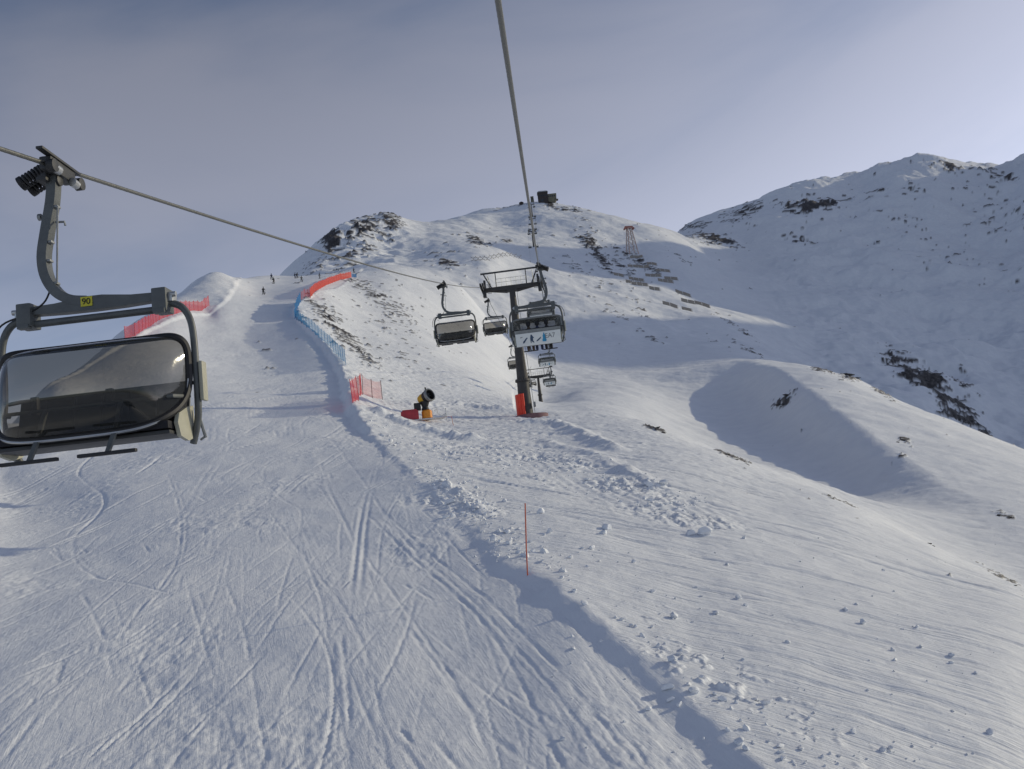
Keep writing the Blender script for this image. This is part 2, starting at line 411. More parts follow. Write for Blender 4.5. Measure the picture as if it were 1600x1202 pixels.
# ---- where bare rock shows through: patches of outcrop with their own relief
ROCKS = [  # photo position, half sizes, tilt (deg, down to the right), amount, nearest and farthest distance, grain (m)
 (535,520,78,15,42,.80,90,260,1.5),(500,482,30,10,35,.6,90,260,1.4),(585,462,80,12,33,.62,150,330,1.5),(620,500,70,45,40,.42,100,330,1.3),(560,440,40,6,15,.5,150,330,1.4),(640,560,45,14,40,.45,90,260,1.2),(575,560,22,8,40,.75,90,220,1.3),
 (519,379,19,15,-60,1.5,430,800,5),(565,358,52,22,-35,.8,430,900,5),(610,345,24,17,50,.95,430,900,5),(560,395,70,25,-25,.55,430,900,5),(490,415,40,10,-30,.5,430,800,4),(600,365,30,14,50,.6,430,900,5),
 (745,377,24,11,20,.85,500,900,5),(697,409,22,9,10,.9,400,800,4.5),(792,378,14,5,0,.8,500,900,4),(720,425,25,8,10,.4,400,800,4),(680,400,20,10,0,.45,400,800,4),
 (932,392,44,11,55,.95,400,1000,5),(915,375,25,9,35,.85,400,1000,5),(975,420,40,12,50,.6,400,900,4.5),(895,415,26,8,30,.55,400,900,4),(990,405,60,6,32,.72,500,950,4),(1010,415,50,9,32,.6,400,950,4),(965,490,30,10,30,.55,330,700,3.5),(1000,475,30,10,50,.5,330,700,3.5),(1020,525,30,6,25,.5,330,600,3),(940,445,25,8,30,.4,330,700,3.5),
 (880,324,42,4,8,.75,800,1100,5),(1012,345,20,5,15,.9,700,1000,5),(800,325,40,4,-8,.5,800,1100,5),(920,350,30,7,40,.5,700,1000,5),(1060,400,40,5,32,.5,500,900,4),(1150,510,45,5,35,.55,330,600,3),(1165,545,40,6,40,.55,330,600,3),(1125,540,20,6,30,.5,330,600,3),
 (1275,318,52,13,-8,1.15,700,1500,8),(1240,312,25,8,-30,.9,700,1500,8),(1160,330,45,9,-18,.75,700,1500,7),(1118,374,42,10,15,1.0,600,1500,7),(1085,352,30,6,-10,.8,600,1500,7),(1250,370,26,7,5,.75,600,1500,6),(1160,345,40,12,0,.5,600,1500,6),(1370,300,45,12,-25,.5,700,1500,7),(1410,345,40,16,10,.5,600,1500,7),(1480,262,45,10,10,.75,700,1500,8),(1560,274,45,8,5,.65,700,1500,8),(1545,330,75,50,20,.38,500,1500,7),(1585,330,25,60,60,.46,500,1500,7),(1450,300,80,16,0,.36,600,1500,7),(1500,400,90,30,20,.3,500,1500,6),(1560,430,50,30,20,.3,500,1500,6),(1430,400,60,20,20,.25,500,1500,6),
 (1440,598,62,20,33,1.1,300,600,4.5),(1490,645,62,18,38,.95,300,600,4.5),(1548,688,45,12,38,.9,300,600,4),(1412,572,34,12,25,.85,300,600,4),(1510,620,40,14,40,.5,300,600,4),(1580,705,30,8,30,.6,300,600,4),
 (1222,605,20,5,5,1.0,110,290,1.6),(1330,590,24,6,8,.95,150,290,1.8),(1285,579,24,4,8,.7,150,290,1.6),(1375,612,30,5,30,.75,150,290,1.6),(1411,687,16,5,10,.95,70,200,1.1),(1408,712,8,4,0,.8,70,200,1),(1572,806,26,5,20,.85,50,160,.8),(1262,690,10,4,0,.6,90,200,1),
 (1025,671,22,3.5,18,.95,55,130,.7),(1142,713,34,3,22,.9,45,120,.6),(1310,782,30,2.5,22,.6,40,90,.4),(1565,900,45,4,28,.7,30,70,.35),(1500,640,60,4,33,.6,120,260,1.2),(1440,630,40,4,33,.7,150,260,1.2)]
ROCK = np.zeros(_R.shape, np.float32)
for (cx, cy, rx, ry, tilt, amt, lo, hi, gr) in ROCKS:
    rad = max(rx, ry) * 2.0
    m = np.nonzero((np.abs(PX - cx) < rad) & (np.abs(PY - cy) < rad) & (_R > lo) & (_R < hi))
    if len(m[0]) == 0:
        continue
    t = math.radians(tilt)
    dx, dy = PX[m] - cx, PY[m] - cy
    a_, b_ = (dx * math.cos(t) + dy * math.sin(t)) / rx, (-dx * math.sin(t) + dy * math.cos(t)) / ry
    mk = np.exp(-0.9 * (a_ * a_ + b_ * b_)) * amt
    gx_, gy_, gz_ = GX[m], GY[m], GZ[m]
    # strata run down to the right across the flank
    sa, sb = (gx_ * 0.83 - gy_ * 0.25) / (gr * 2.6), (gz_ * 1.1 + gy_ * 0.35) / (gr * 0.9)
    n = 0.75 * fbm(sa, sb, 4, 90, 0.6) + 0.35 * fbm(gx_ / gr * .5, gy_ / gr * .5, 3, 91)
    r = smooth(0.45, 0.55, mk * 0.74 + n * 0.52)
    ROCK[m] = np.maximum(ROCK[m], r)
    GZ[m] += r * gr * (0.14 + 0.24 * fbm(sa * 2.1, sb * 2.1, 3, 92))

# ---- normals of the whole land, then one object per piece of it
def grid_normals():
    P = np.stack([GX, GY, GZ], -1)
    du = np.empty_like(P); dv = np.empty_like(P)
    du[:, 1:-1] = P[:, 2:] - P[:, :-2]; du[:, 0] = P[:, 1] - P[:, 0]; du[:, -1] = P[:, -1] - P[:, -2]
    dv[1:-1] = P[2:] - P[:-2]; dv[0] = P[1] - P[0]; dv[-1] = P[-1] - P[-2]
    n = np.cross(du, dv)
    return n / np.maximum(np.linalg.norm(n, axis=-1, keepdims=True), 1e-9)
GN = grid_normals()
RUN = np.zeros(_R.shape, np.float32); RUN[ii] = run

def mat(name):
    m = bpy.data.materials.new(name); m.use_nodes = True
    nt = m.node_tree
    return m, nt, nt.nodes['Principled BSDF']

def snow_material(name, bump_scales, tint=(0.80, 0.82, 0.85), streak=0.0, turn=-28, grain=(2.6, 0.16, 3.0)):
    m, nt, b = mat(name)
    N, L = nt.nodes, nt.links
    geo = N.new('ShaderNodeNewGeometry')
    att = N.new('ShaderNodeAttribute'); att.attribute_name = 'rock'
    n1 = N.new('ShaderNodeTexNoise'); n1.inputs['Scale'].default_value = 0.35; n1.inputs['Detail'].default_value = 6
    L.new(geo.outputs['Position'], n1.inputs['Vector'])
    ramp = N.new('ShaderNodeValToRGB')
    ramp.color_ramp.elements[0].position = 0.3; ramp.color_ramp.elements[0].color = (tint[0] * .93, tint[1] * .935, tint[2] * .95, 1)
    ramp.color_ramp.elements[1].position = 0.7; ramp.color_ramp.elements[1].color = (*tint, 1)
    L.new(n1.outputs['Fac'], ramp.inputs['Fac'])
    n2 = N.new('ShaderNodeTexNoise'); n2.inputs['Scale'].default_value = 0.6; n2.inputs['Detail'].default_value = 10; n2.inputs['Roughness'].default_value = .7
    L.new(geo.outputs['Position'], n2.inputs['Vector'])
    rr = N.new('ShaderNodeValToRGB')
    e = rr.color_ramp.elements
    e[0].position = 0.3; e[0].color = (0.025, 0.025, 0.029, 1)
    e[1].position = 0.72; e[1].color = (0.14, 0.13, 0.125, 1)
    x = rr.color_ramp.elements.new(0.52); x.color = (0.062, 0.056, 0.055, 1)
    L.new(n2.outputs['Fac'], rr.inputs['Fac'])
    mix = N.new('ShaderNodeMix'); mix.data_type = 'RGBA'
    L.new(att.outputs['Fac'], mix.inputs[0]); L.new(ramp.outputs['Color'], mix.inputs[6]); L.new(rr.outputs['Color'], mix.inputs[7])
    L.new(mix.outputs[2], b.inputs['Base Color'])
    b.inputs['Roughness'].default_value = 0.62
    b.inputs['Specular IOR Level'].default_value = 0.25
    prev = None
    for sc, dist in bump_scales:
        nn = N.new('ShaderNodeTexNoise'); nn.inputs['Scale'].default_value = sc; nn.inputs['Detail'].default_value = 5; nn.inputs['Roughness'].default_value = .6
        L.new(geo.outputs['Position'], nn.inputs['Vector'])
        bp = N.new('ShaderNodeBump'); bp.inputs['Strength'].default_value = 0.8; bp.inputs['Distance'].default_value = dist
        L.new(nn.outputs['Fac'], bp.inputs['Height'])
        if prev: L.new(prev.outputs['Normal'], bp.inputs['Normal'])
        prev = bp
    if streak:
        mp = N.new('ShaderNodeMapping'); mp.vector_type = 'TEXTURE'; mp.inputs['Rotation'].default_value = (0, 0, math.radians(turn)); mp.inputs['Scale'].default_value = grain
        L.new(geo.outputs['Position'], mp.inputs['Vector'])
        ns = N.new('ShaderNodeTexNoise'); ns.inputs['Scale'].default_value = 1.0; ns.inputs['Detail'].default_value = 6; ns.inputs['Roughness'].default_value = .6; ns.inputs['Distortion'].default_value = 1.1
        L.new(mp.outputs['Vector'], ns.inputs['Vector'])
        bp = N.new('ShaderNodeBump'); bp.inputs['Strength'].default_value = 0.8; bp.inputs['Distance'].default_value = streak
        L.new(ns.outputs['Fac'], bp.inputs['Height']); L.new(prev.outputs['Normal'], bp.inputs['Normal']); prev = bp
    L.new(prev.outputs['Normal'], b.inputs['Normal'])
    return m
M_RUN = snow_material('groomed_snow', [(1.6, 0.035), (9.0, 0.014)], streak=0.018, turn=-72, grain=(0.8, 0.085, 3.0))
M_SNOW = snow_material('drifted_snow', [(0.9, 0.08), (6.0, 0.02)], streak=0.07)
M_FAR = snow_material('mountain_snow', [(0.05, 1.4), (0.3, 0.35)])

def land(name, facemask, material):
    f = FACES[facemask.ravel()]
    used, inv = np.unique(f, return_inverse=True)
    v = np.stack([GX.ravel()[used], GY.ravel()[used], GZ.ravel()[used]], -1).astype(np.float32)
    me = bpy.data.meshes.new(name)
    me.vertices.add(len(v)); me.vertices.foreach_set('co', v.ravel())
    me.loops.add(f.size); me.loops.foreach_set('vertex_index', inv.astype(np.int32).ravel())
    me.polygons.add(len(f)); me.polygons.foreach_set('loop_start', np.arange(0, f.size, 4, dtype=np.int32))
    me.polygons.foreach_set('use_smooth', np.ones(len(f), bool))
    me.update(calc_edges=True)
    a = me.attributes.new('rock', 'FLOAT', 'POINT'); a.data.foreach_set('value', ROCK.ravel()[used])
    me.normals_split_custom_set_from_vertices(GN.reshape(-1, 3)[used].astype(np.float32))
    me.materials.append(material)
    o = bpy.data.objects.new(name, me); COL.objects.link(o); o['kind'] = 'structure'
    return o
_idx = np.arange(NR * NC).reshape(NR, NC)
FACES = np.stack([_idx[:-1, :-1], _idx[:-1, 1:], _idx[1:, 1:], _idx[1:, :-1]], -1).reshape(-1, 4)
f_run = (RUN > 0.5)[:-1, :-1]
f_mtn = ((_T > 0.235) & (_R > 300) | (_T > 0.6) & (_R > 200) | (_R > 1500))[:-1, :-1] & ~f_run
f_hill = ((_R > 300) | ((_R > 250) & (_T > 0.0)))[:-1, :-1] & ~f_run & ~f_mtn
f_near = ~f_run & ~f_mtn & ~f_hill
land('ski_run', f_run, M_RUN)
land('snow_slope', f_near, M_SNOW)
land('summit_hill', f_hill, M_FAR)
land('mountain_ridge', f_mtn, M_FAR)

# height of the finished land, for standing things on it
_lr = np.log(RHO)
def ground(x, y):
    t = math.atan2(x, y); r = math.log(max(math.hypot(x, y), RHO[0]))
    i = min(max(int(np.searchsorted(TH, t)) - 1, 0), NC - 2); j = min(max(int(np.searchsorted(_lr, r)) - 1, 0), NR - 2)
    a = (t - TH[i]) / (TH[i + 1] - TH[i]); b = (r - _lr[j]) / (_lr[j + 1] - _lr[j])
    return float((GZ[j, i] * (1 - a) + GZ[j, i + 1] * a) * (1 - b) + (GZ[j + 1, i] * (1 - a) + GZ[j + 1, i + 1] * a) * b)
def on_ground(px, py, hi=1800.0):
    p = hit(px, py, hi=hi); p.z = ground(p.x, p.y); return p

# ------------------------------------------------------------------ mesh building
class MB:
    def __init__(s): s.v = []; s.f = []
    def add(s, v, f):
        o = len(s.v); s.v += [tuple(p) for p in v]; s.f += [tuple(i + o for i in q) for q in f]; return s
    def box(s, c, size, rot=None, bev=0.0, taper=1.0):
        hx, hy, hz = size[0] / 2, size[1] / 2, size[2] / 2
        if bev > 0:
            b = min(bev, hx * .9, hy * .9, hz * .9)
            bm = bmesh.new(); bmesh.ops.create_cube(bm, size=1.0)
            for q in bm.verts: q.co = Vector((q.co.x * 2 * hx, q.co.y * 2 * hy, q.co.z * 2 * hz))
            bmesh.ops.bevel(bm, geom=bm.edges[:], offset=b, segments=2, affect='EDGES', profile=0.7)
            v = [q.co.copy() for q in bm.verts]; f = [[q.index for q in g.verts] for g in bm.faces]
            bm.free()
        else:
            v = [Vector((x * hx, y * hy, z * hz)) for x in (-1, 1) for y in (-1, 1) for z in (-1, 1)]
            f = [(0, 1, 3, 2), (4, 6, 7, 5), (0, 4, 5, 1), (2, 3, 7, 6), (0, 2, 6, 4), (1, 5, 7, 3)]
        if taper != 1.0:
            for p in v:
                k = 1 + (taper - 1) * (p.z + hz) / (2 * hz); p.x *= k; p.y *= k
        R = rot if rot is not None else Matrix.Identity(3)
        return s.add([R @ p + Vector(c) for p in v], f)
    def tube(s, pts, r, n=8, caps=True, sq=None):
        P = [Vector(p) for p in pts]; m = len(P)
        rs = r if hasattr(r, '__len__') else [r] * m
        v = []; up = None
        for i in range(m):
            t = (P[min(i + 1, m - 1)] - P[max(i - 1, 0)]).normalized()
            if up is None:
                ref = Vector((0, 0, 1)) if abs(t.z) < 0.9 else Vector((0, 1, 0))
                up = (ref - t * ref.dot(t)).normalized()
            else:
                up = (up - t * up.dot(t)).normalized()
            sd = t.cross(up)
            for k in range(n):
                a = 2 * math.pi * (k + .5) / n
                if sq:      # flattened section: (half width along side, half width along up)
                    v.append(P[i] + (sd * math.cos(a) * sq[0] + up * math.sin(a) * sq[1]) * (1.41 if n == 4 else 1) * rs[i])
                else:
                    v.append(P[i] + (sd * math.cos(a) + up * math.sin(a)) * rs[i])
        f = [(i * n + k, i * n + (k + 1) % n, (i + 1) * n + (k + 1) % n, (i + 1) * n + k) for i in range(m - 1) for k in range(n)]
        if caps: f += [tuple(range(n - 1, -1, -1)), tuple(range((m - 1) * n, m * n))]
        return s.add(v, f)
    def lathe(s, prof, c=(0, 0, 0), axis=(0, 0, 1), n=20, caps=True):
        a = Vector(axis).normalized(); q = a.to_track_quat('Z', 'Y').to_matrix()
        v = [q @ Vector((r * math.cos(2 * math.pi * k / n), r * math.sin(2 * math.pi * k / n), z)) + Vector(c) for r, z in prof for k in range(n)]
        m = len(prof)
        f = [(i * n + k, i * n + (k + 1) % n, (i + 1) * n + (k + 1) % n, (i + 1) * n + k) for i in range(m - 1) for k in range(n)]
        if caps: f += [tuple(range(n - 1, -1, -1)), tuple(range((m - 1) * n, m * n))]
        return s.add(v, f)
    def prism(s, outline, o, ax, ay, thick):
        o, ax, ay = Vector(o), Vector(ax), Vector(ay); nz = ax.cross(ay).normalized() * thick
        n = len(outline)
        v = [o + ax * x + ay * y for x, y in outline] + [o + ax * x + ay * y + nz for x, y in outline]
        f = [tuple(range(n - 1, -1, -1)), tuple(range(n, 2 * n))] + [(i, (i + 1) % n, n + (i + 1) % n, n + i) for i in range(n)]
        return s.add(v, f)
    def mesh(s, name, smooth_=True, angle=38):
        me = bpy.data.meshes.new(name); me.from_pydata(s.v, [], s.f); me.update()
        if smooth_:
            me.polygons.foreach_set('use_smooth', [True] * len(me.polygons))
            me.set_sharp_from_angle(angle=math.radians(angle))
        return me
    def build(s, name, m, parent=None, smooth_=True):
        return link(name, s.mesh(name, smooth_), m, parent)

def link(name, me, m, parent=None):
    if m is not None and len(me.materials) == 0: me.materials.append(m)
    o = bpy.data.objects.new(name, me); COL.objects.link(o); o.parent = parent
    return o
def thing(name, label, cat, loc=(0, 0, 0), rz=0.0, group=None):
    o = bpy.data.objects.new(name, None); COL.objects.link(o)
    o.location = loc; o.rotation_euler = (0, 0, rz); o.empty_display_size = 0.3
    return tag(o, label, cat, group)
def tag(o, label, cat, group=None):
    o['label'] = label; o['category'] = cat
    if group: o['group'] = group
    return o
def copy_tree(root, label, loc, rz=None, group=None, skip=()):
    r = root.copy(); COL.objects.link(r); r.location = loc
    if rz is not None: r.rotation_euler = (0, 0, rz)
    r['label'] = label
    if group: r['group'] = group
    def rec(a, b):
        for ch in a.children:
            if ch.name.split('.')[0] in skip: continue
            c = ch.copy(); COL.objects.link(c); c.parent = b; c.matrix_parent_inverse = ch.matrix_parent_inverse.copy()
            rec(ch, c)
    rec(root, r)
    return r

def pm(name, col, rough=0.5, metal=0.0, var=0.18, scale=6.0, spec=0.5, bump=0.0):
    """painted or bare surface with uneven tone and gloss"""
    m, nt, b = mat(name)
    N, L = nt.nodes, nt.links
    tc = N.new('ShaderNodeTexCoord')
    n = N.new('ShaderNodeTexNoise'); n.inputs['Scale'].default_value = scale; n.inputs['Detail'].default_value = 6; n.inputs['Roughness'].default_value = .65
    L.new(tc.outputs['Object'], n.inputs['Vector'])
    r = N.new('ShaderNodeValToRGB')
    r.color_ramp.elements[0].position = .28; r.color_ramp.elements[1].position = .75
    r.color_ramp.elements[0].color = (*[c * (1 - var) for c in col], 1); r.color_ramp.elements[1].color = (*[min(1, c * (1 + var)) for c in col], 1)
    L.new(n.outputs['Fac'], r.inputs['Fac']); L.new(r.outputs['Color'], b.inputs['Base Color'])
    mr = N.new('ShaderNodeMapRange'); mr.inputs['To Min'].default_value = max(.05, rough - .12); mr.inputs['To Max'].default_value = min(1, rough + .15)
    L.new(n.outputs['Fac'], mr.inputs['Value']); L.new(mr.outputs['Result'], b.inputs['Roughness'])
    b.inputs['Metallic'].default_value = metal; b.inputs['Specular IOR Level'].default_value = spec
    if bump:
        bp = N.new('ShaderNodeBump'); bp.inputs['Distance'].default_value = bump; bp.inputs['Strength'].default_value = .6
        L.new(n.outputs['Fac'], bp.inputs['Height']); L.new(bp.outputs['Normal'], b.inputs['Normal'])
    return m
def glass_mat(name, tint, rough=0.04, refl=0.9, haze=0.0):
    m, nt, b = mat(name)
    N, L = nt.nodes, nt.links
    N.remove(b)
    tr = N.new('ShaderNodeBsdfTransparent'); tr.inputs['Color'].default_value = (*tint, 1)
    gl = N.new('ShaderNodeBsdfGlossy'); gl.inputs['Roughness'].default_value = rough; gl.inputs['Color'].default_value = (refl, refl, refl, 1)
    fr = N.new('ShaderNodeFresnel'); fr.inputs['IOR'].default_value = 1.5
    mx = N.new('ShaderNodeMixShader')
    tc = N.new('ShaderNodeTexCoord'); n = N.new('ShaderNodeTexNoise'); n.inputs['Scale'].default_value = 2.0; n.inputs['Detail'].default_value = 5
    bp = N.new('ShaderNodeBump'); bp.inputs['Distance'].default_value = 0.01; bp.inputs['Strength'].default_value = .35
    L.new(tc.outputs['Object'], n.inputs['Vector']); L.new(n.outputs['Fac'], bp.inputs['Height'])
    L.new(bp.outputs['Normal'], gl.inputs['Normal']); L.new(bp.outputs['Normal'], fr.inputs['Normal'])
    L.new(fr.outputs['Fac'], mx.inputs['Fac']); L.new(tr.outputs['BSDF'], mx.inputs[1]); L.new(gl.outputs['BSDF'], mx.inputs[2])
    last = mx
    if haze:        # scuffed, slightly milky plastic
        df = N.new('ShaderNodeBsdfDiffuse'); df.inputs['Color'].default_value = (.34, .35, .34, 1)
        m2 = N.new('ShaderNodeMixShader'); m2.inputs['Fac'].default_value = haze
        L.new(mx.outputs['Shader'], m2.inputs[1]); L.new(df.outputs['BSDF'], m2.inputs[2]); last = m2
    L.new(last.outputs['Shader'], N['Material Output'].inputs['Surface'])
    return m
def net_mat(name, col, cover):
    """plastic netting, woven far finer than a pixel: mesh strands with gaps between them"""
    m, nt, b = mat(name)
    N, L = nt.nodes, nt.links
    b.inputs['Base Color'].default_value = (*col, 1); b.inputs['Roughness'].default_value = .6
    tl = N.new('ShaderNodeBsdfTranslucent'); tl.inputs['Color'].default_value = (*col, 1)
    m1 = N.new('ShaderNodeMixShader'); m1.inputs['Fac'].default_value = .45
    tr = N.new('ShaderNodeBsdfTransparent'); mx = N.new('ShaderNodeMixShader')
    tc = N.new('ShaderNodeTexCoord'); n = N.new('ShaderNodeTexNoise'); n.inputs['Scale'].default_value = 1.3; n.inputs['Detail'].default_value = 3
    mr = N.new('ShaderNodeMapRange'); mr.inputs['To Min'].default_value = cover - .18; mr.inputs['To Max'].default_value = cover + .18
    L.new(tc.outputs['Object'], n.inputs['Vector']); L.new(n.outputs['Fac'], mr.inputs['Value'])
    L.new(b.outputs['BSDF'], m1.inputs[1]); L.new(tl.outputs['BSDF'], m1.inputs[2])
    L.new(mr.outputs['Result'], mx.inputs['Fac']); L.new(tr.outputs['BSDF'], mx.inputs[1]); L.new(m1.outputs['Shader'], mx.inputs[2])
    L.new(mx.outputs['Shader'], N['Material Output'].inputs['Surface'])
    return m
def text_mesh(txt, size, extrude=0.003):
    cu = bpy.data.curves.new('lettering', 'FONT'); cu.body = txt; cu.size = size; cu.extrude = extrude; cu.align_x = 'CENTER'; cu.align_y = 'CENTER'
    o = bpy.data.objects.new('lettering', cu); COL.objects.link(o)
    dg = bpy.context.evaluated_depsgraph_get()
    me = bpy.data.meshes.new_from_object(o.evaluated_get(dg))
    bpy.data.objects.remove(o)
    return me
def place_mesh(me, M):
    me.transform(M); me.update(); return me

M_STEEL = pm('grey_painted_steel', (0.088, 0.096, 0.097), .45, .0, .25, 5)
M_GALV = pm('galvanised_steel', (0.24, 0.25, 0.25), .45, .5, .2, 8)
M_DARK = pm('dark_steel', (0.035, 0.036, 0.038), .5, .2, .25, 5)
M_BLACK = pm('black_rubber', (0.012, 0.012, 0.014), .55, 0, .2, 9)
M_SEAT = pm('black_seat_upholstery', (0.014, 0.014, 0.018), .7, 0, .3, 14, .3)
M_CREAM = pm('cream_plastic', (0.38, 0.37, 0.29), .45, 0, .1, 6)
M_ALU = pm('aluminium_trim', (0.45, 0.46, 0.46), .35, .7, .12, 9)
M_BUBBLE = glass_mat('smoked_bubble', (0.31, 0.295, 0.265), haze=.06)
M_BUBBLE2 = glass_mat('clear_bubble', (0.47, 0.48, 0.48), haze=.42)
M_YELLOW = pm('yellow_number_plate', (0.55, 0.50, 0.03), .55, 0, .1, 20)
M_INK = pm('black_ink', (0.01, 0.01, 0.01), .6, 0, .1, 9)
M_BANNER = pm('white_banner', (0.72, 0.74, 0.72), .5, 0, .05, 3)
M_BANNERGREY = pm('grey_print', (0.16, 0.17, 0.18), .6, 0, .1, 9)
M_NAVY = pm('dark_blue_print', (0.035, 0.07, 0.13), .6, 0, .2, 9)
M_CYAN = pm('blue_print', (0.03, 0.26, 0.46), .6, 0, .2, 9)
M_ROPE = pm('steel_rope', (0.16, 0.16, 0.145), .42, .6, .3, 30)
M_TOWER = pm('weathered_tower_steel', (0.055, 0.052, 0.05), .6, .25, .35, 1.6)
M_RED = pm('red_padding', (0.80, 0.055, 0.02), .5, 0, .12, 3)
M_BASE = pm('stained_concrete', (0.20, 0.11, 0.115), .8, 0, .3, 3)
M_ORANGE = pm('orange_paint', (0.75, 0.27, 0.02), .5, 0, .15, 5)
M_YEL2 = pm('machine_yellow', (0.62, 0.36, 0.03), .5, 0, .2, 5)
M_REDP = pm('machine_red', (0.42, 0.035, 0.05), .55, 0, .2, 4)
M_WHITE = pm('white_paint', (0.65, 0.65, 0.63), .5, 0, .12, 5)
M_POLE = pm('orange_red_pole', (0.55, 0.11, 0.05), .55, 0, .15, 4)
M_WOOD = pm('weathered_timber', (0.33, 0.30, 0.27), .8, 0, .25, 1.2)
M_ROCK = pm('dark_rock', (0.075, 0.068, 0.064), .85, 0, .55, 1.4, .3, .08)
M_LUMP = snow_material('snow_lump', [(5.0, 0.03), (20.0, 0.01)])

# ------------------------------------------------------------------ the chairlift line
LAZ = math.atan2(74, 1386)
LDIR = Vector((math.sin(LAZ), math.cos(LAZ), 0)); LPERP = Vector((math.cos(LAZ), -math.sin(LAZ), 0))
T1 = on_ground(823, 650); T1.z -= .1
T1_ARM = at(804, 449, T1.y).z
T2 = on_ground(845, 627, hi=400)
T2_ARM = at(842, 588, T2.y).z
GAUGE = 3.05
def sheave(T, arm, side): return Vector((T.x, T.y, arm)) + LPERP * (GAUGE * side) + Vector((0, 0, .42))
L1, R1 = sheave(T1, T1_ARM, -1), sheave(T1, T1_ARM, 1)
L2, R2_ = sheave(T2, T2_ARM, -1), sheave(T2, T2_ARM, 1)
far_towers = [on_ground(*p) for p in ((834.5, 391), (834, 362), (832.5, 341))]
FT_H = 13.0
def far_sheave(T, side): return Vector((T.x, T.y, T.z + FT_H + .4)) + LPERP * (GAUGE * side)
top_end = on_ground(831, 320)
def rope_points(side):
    if side < 0:
        A = at(90, 262, 11.8); B = at(683, 444, 55)
        P = [A + (A - B) * 1.3, A + (A - B) * .5 + Vector((0, 0, .25)), A, B, L1]
        P += [at(790.5, 541, 147), L2, at(826, 552, 330)]
    else:
        A = at(778, 0, 7.5); B = at(851.5, 417.5, 46)
        P = [A + (A - B) * 1.3, A + (A - B) * .5 + Vector((0, 0, .3)), A, B, R1]
        P += [at(856, 533, 141), R2_, at(852, 550, 330)]
    P += [far_sheave(t, side) for t in far_towers] + [Vector((top_end.x, top_end.y, top_end.z + 6)) + LPERP * (GAUGE * side)]
    return P
def quad3(y, a, b, c):
    """rope height through three points (a parabola), straight in plan from a to c"""
    z = a.z * (y - b.y) * (y - c.y) / ((a.y - b.y) * (a.y - c.y)) + b.z * (y - a.y) * (y - c.y) / ((b.y - a.y) * (b.y - c.y)) + c.z * (y - a.y) * (y - b.y) / ((c.y - a.y) * (c.y - b.y))
    t = (y - a.y) / (c.y - a.y)
    return Vector((a.x + t * (c.x - a.x), y, z))
def rope_curve(side):
    P = rope_points(side); k = 2
    A, B, T_a, m1, T_b, m2 = P[2:8]; rest = P[8:]
    out = [quad3(y, A, B, T_a) for y in np.linspace(A.y - 50, T_a.y, 60)]
    out += [quad3(y, T_a, m1, T_b) for y in np.linspace(T_a.y, T_b.y, 30)[1:]]
    out += [quad3(y, T_b, m2, rest[0]) for y in np.linspace(T_b.y, rest[0].y, 40)[1:]]
    for a, c in zip(rest, rest[1:]):
        m = (a + c) / 2; m.z -= .012 * (c - a).length
        out += [quad3(y, a, m, c) for y in np.linspace(a.y, c.y, 14)[1:]]
    return out
def smooth_path(P, n):
    return [Vector(q) for q in densify([tuple(p) for p in P], n)]
ROPES = {s: rope_curve(s) for s in (-1, 1)}
def rope_at(side, y):
    q = ROPES[side]
    for a, b in zip(q, q[1:]):
        if a.y <= y <= b.y: return a.lerp(b, (y - a.y) / (b.y - a.y))
    return q[-1].copy()
def rope_mesh(side):
    """six strands laid round each other where the rope is near, a plain round rope farther off"""
    q = ROPES[side]; mb = MB()
    fine = []; y = q[0].y
    while y < 34:
        fine.append(rope_at(side, y)); y += 0.05
    n = 18; R = 0.031; v = []
    for i, p in enumerate(fine):
        t = (fine[min(i + 1, len(fine) - 1)] - fine[max(i - 1, 0)]).normalized()
        sd = t.cross(Vector((0, 0, 1))).normalized(); up = sd.cross(t)
        tw = i * 0.05 / 0.42 * 2 * math.pi
        for k in range(n):
            a = 2 * math.pi * k / n
            r = R * (0.86 + 0.16 * abs(math.cos(3 * (a - tw))))
            v.append(p + (sd * math.cos(a) + up * math.sin(a)) * r)
    m = len(fine)
    mb.add(v, [(i * n + k, i * n + (k + 1) % n, (i + 1) * n + (k + 1) % n, (i + 1) * n + k) for i in range(m - 1) for k in range(n)])
    mb.tube([fine[-1]] + [p for p in q if p.y > 34], 0.029, 8)
    return mb
tag(rope_mesh(1).build('haul_rope', M_ROPE), 'thick steel rope overhead, rising to the right end of the tower crossarm', 'rope')
tag(rope_mesh(-1).build('haul_rope', M_ROPE), 'steel rope of the left line, carrying chair 90 and slanting to the tower', 'rope')

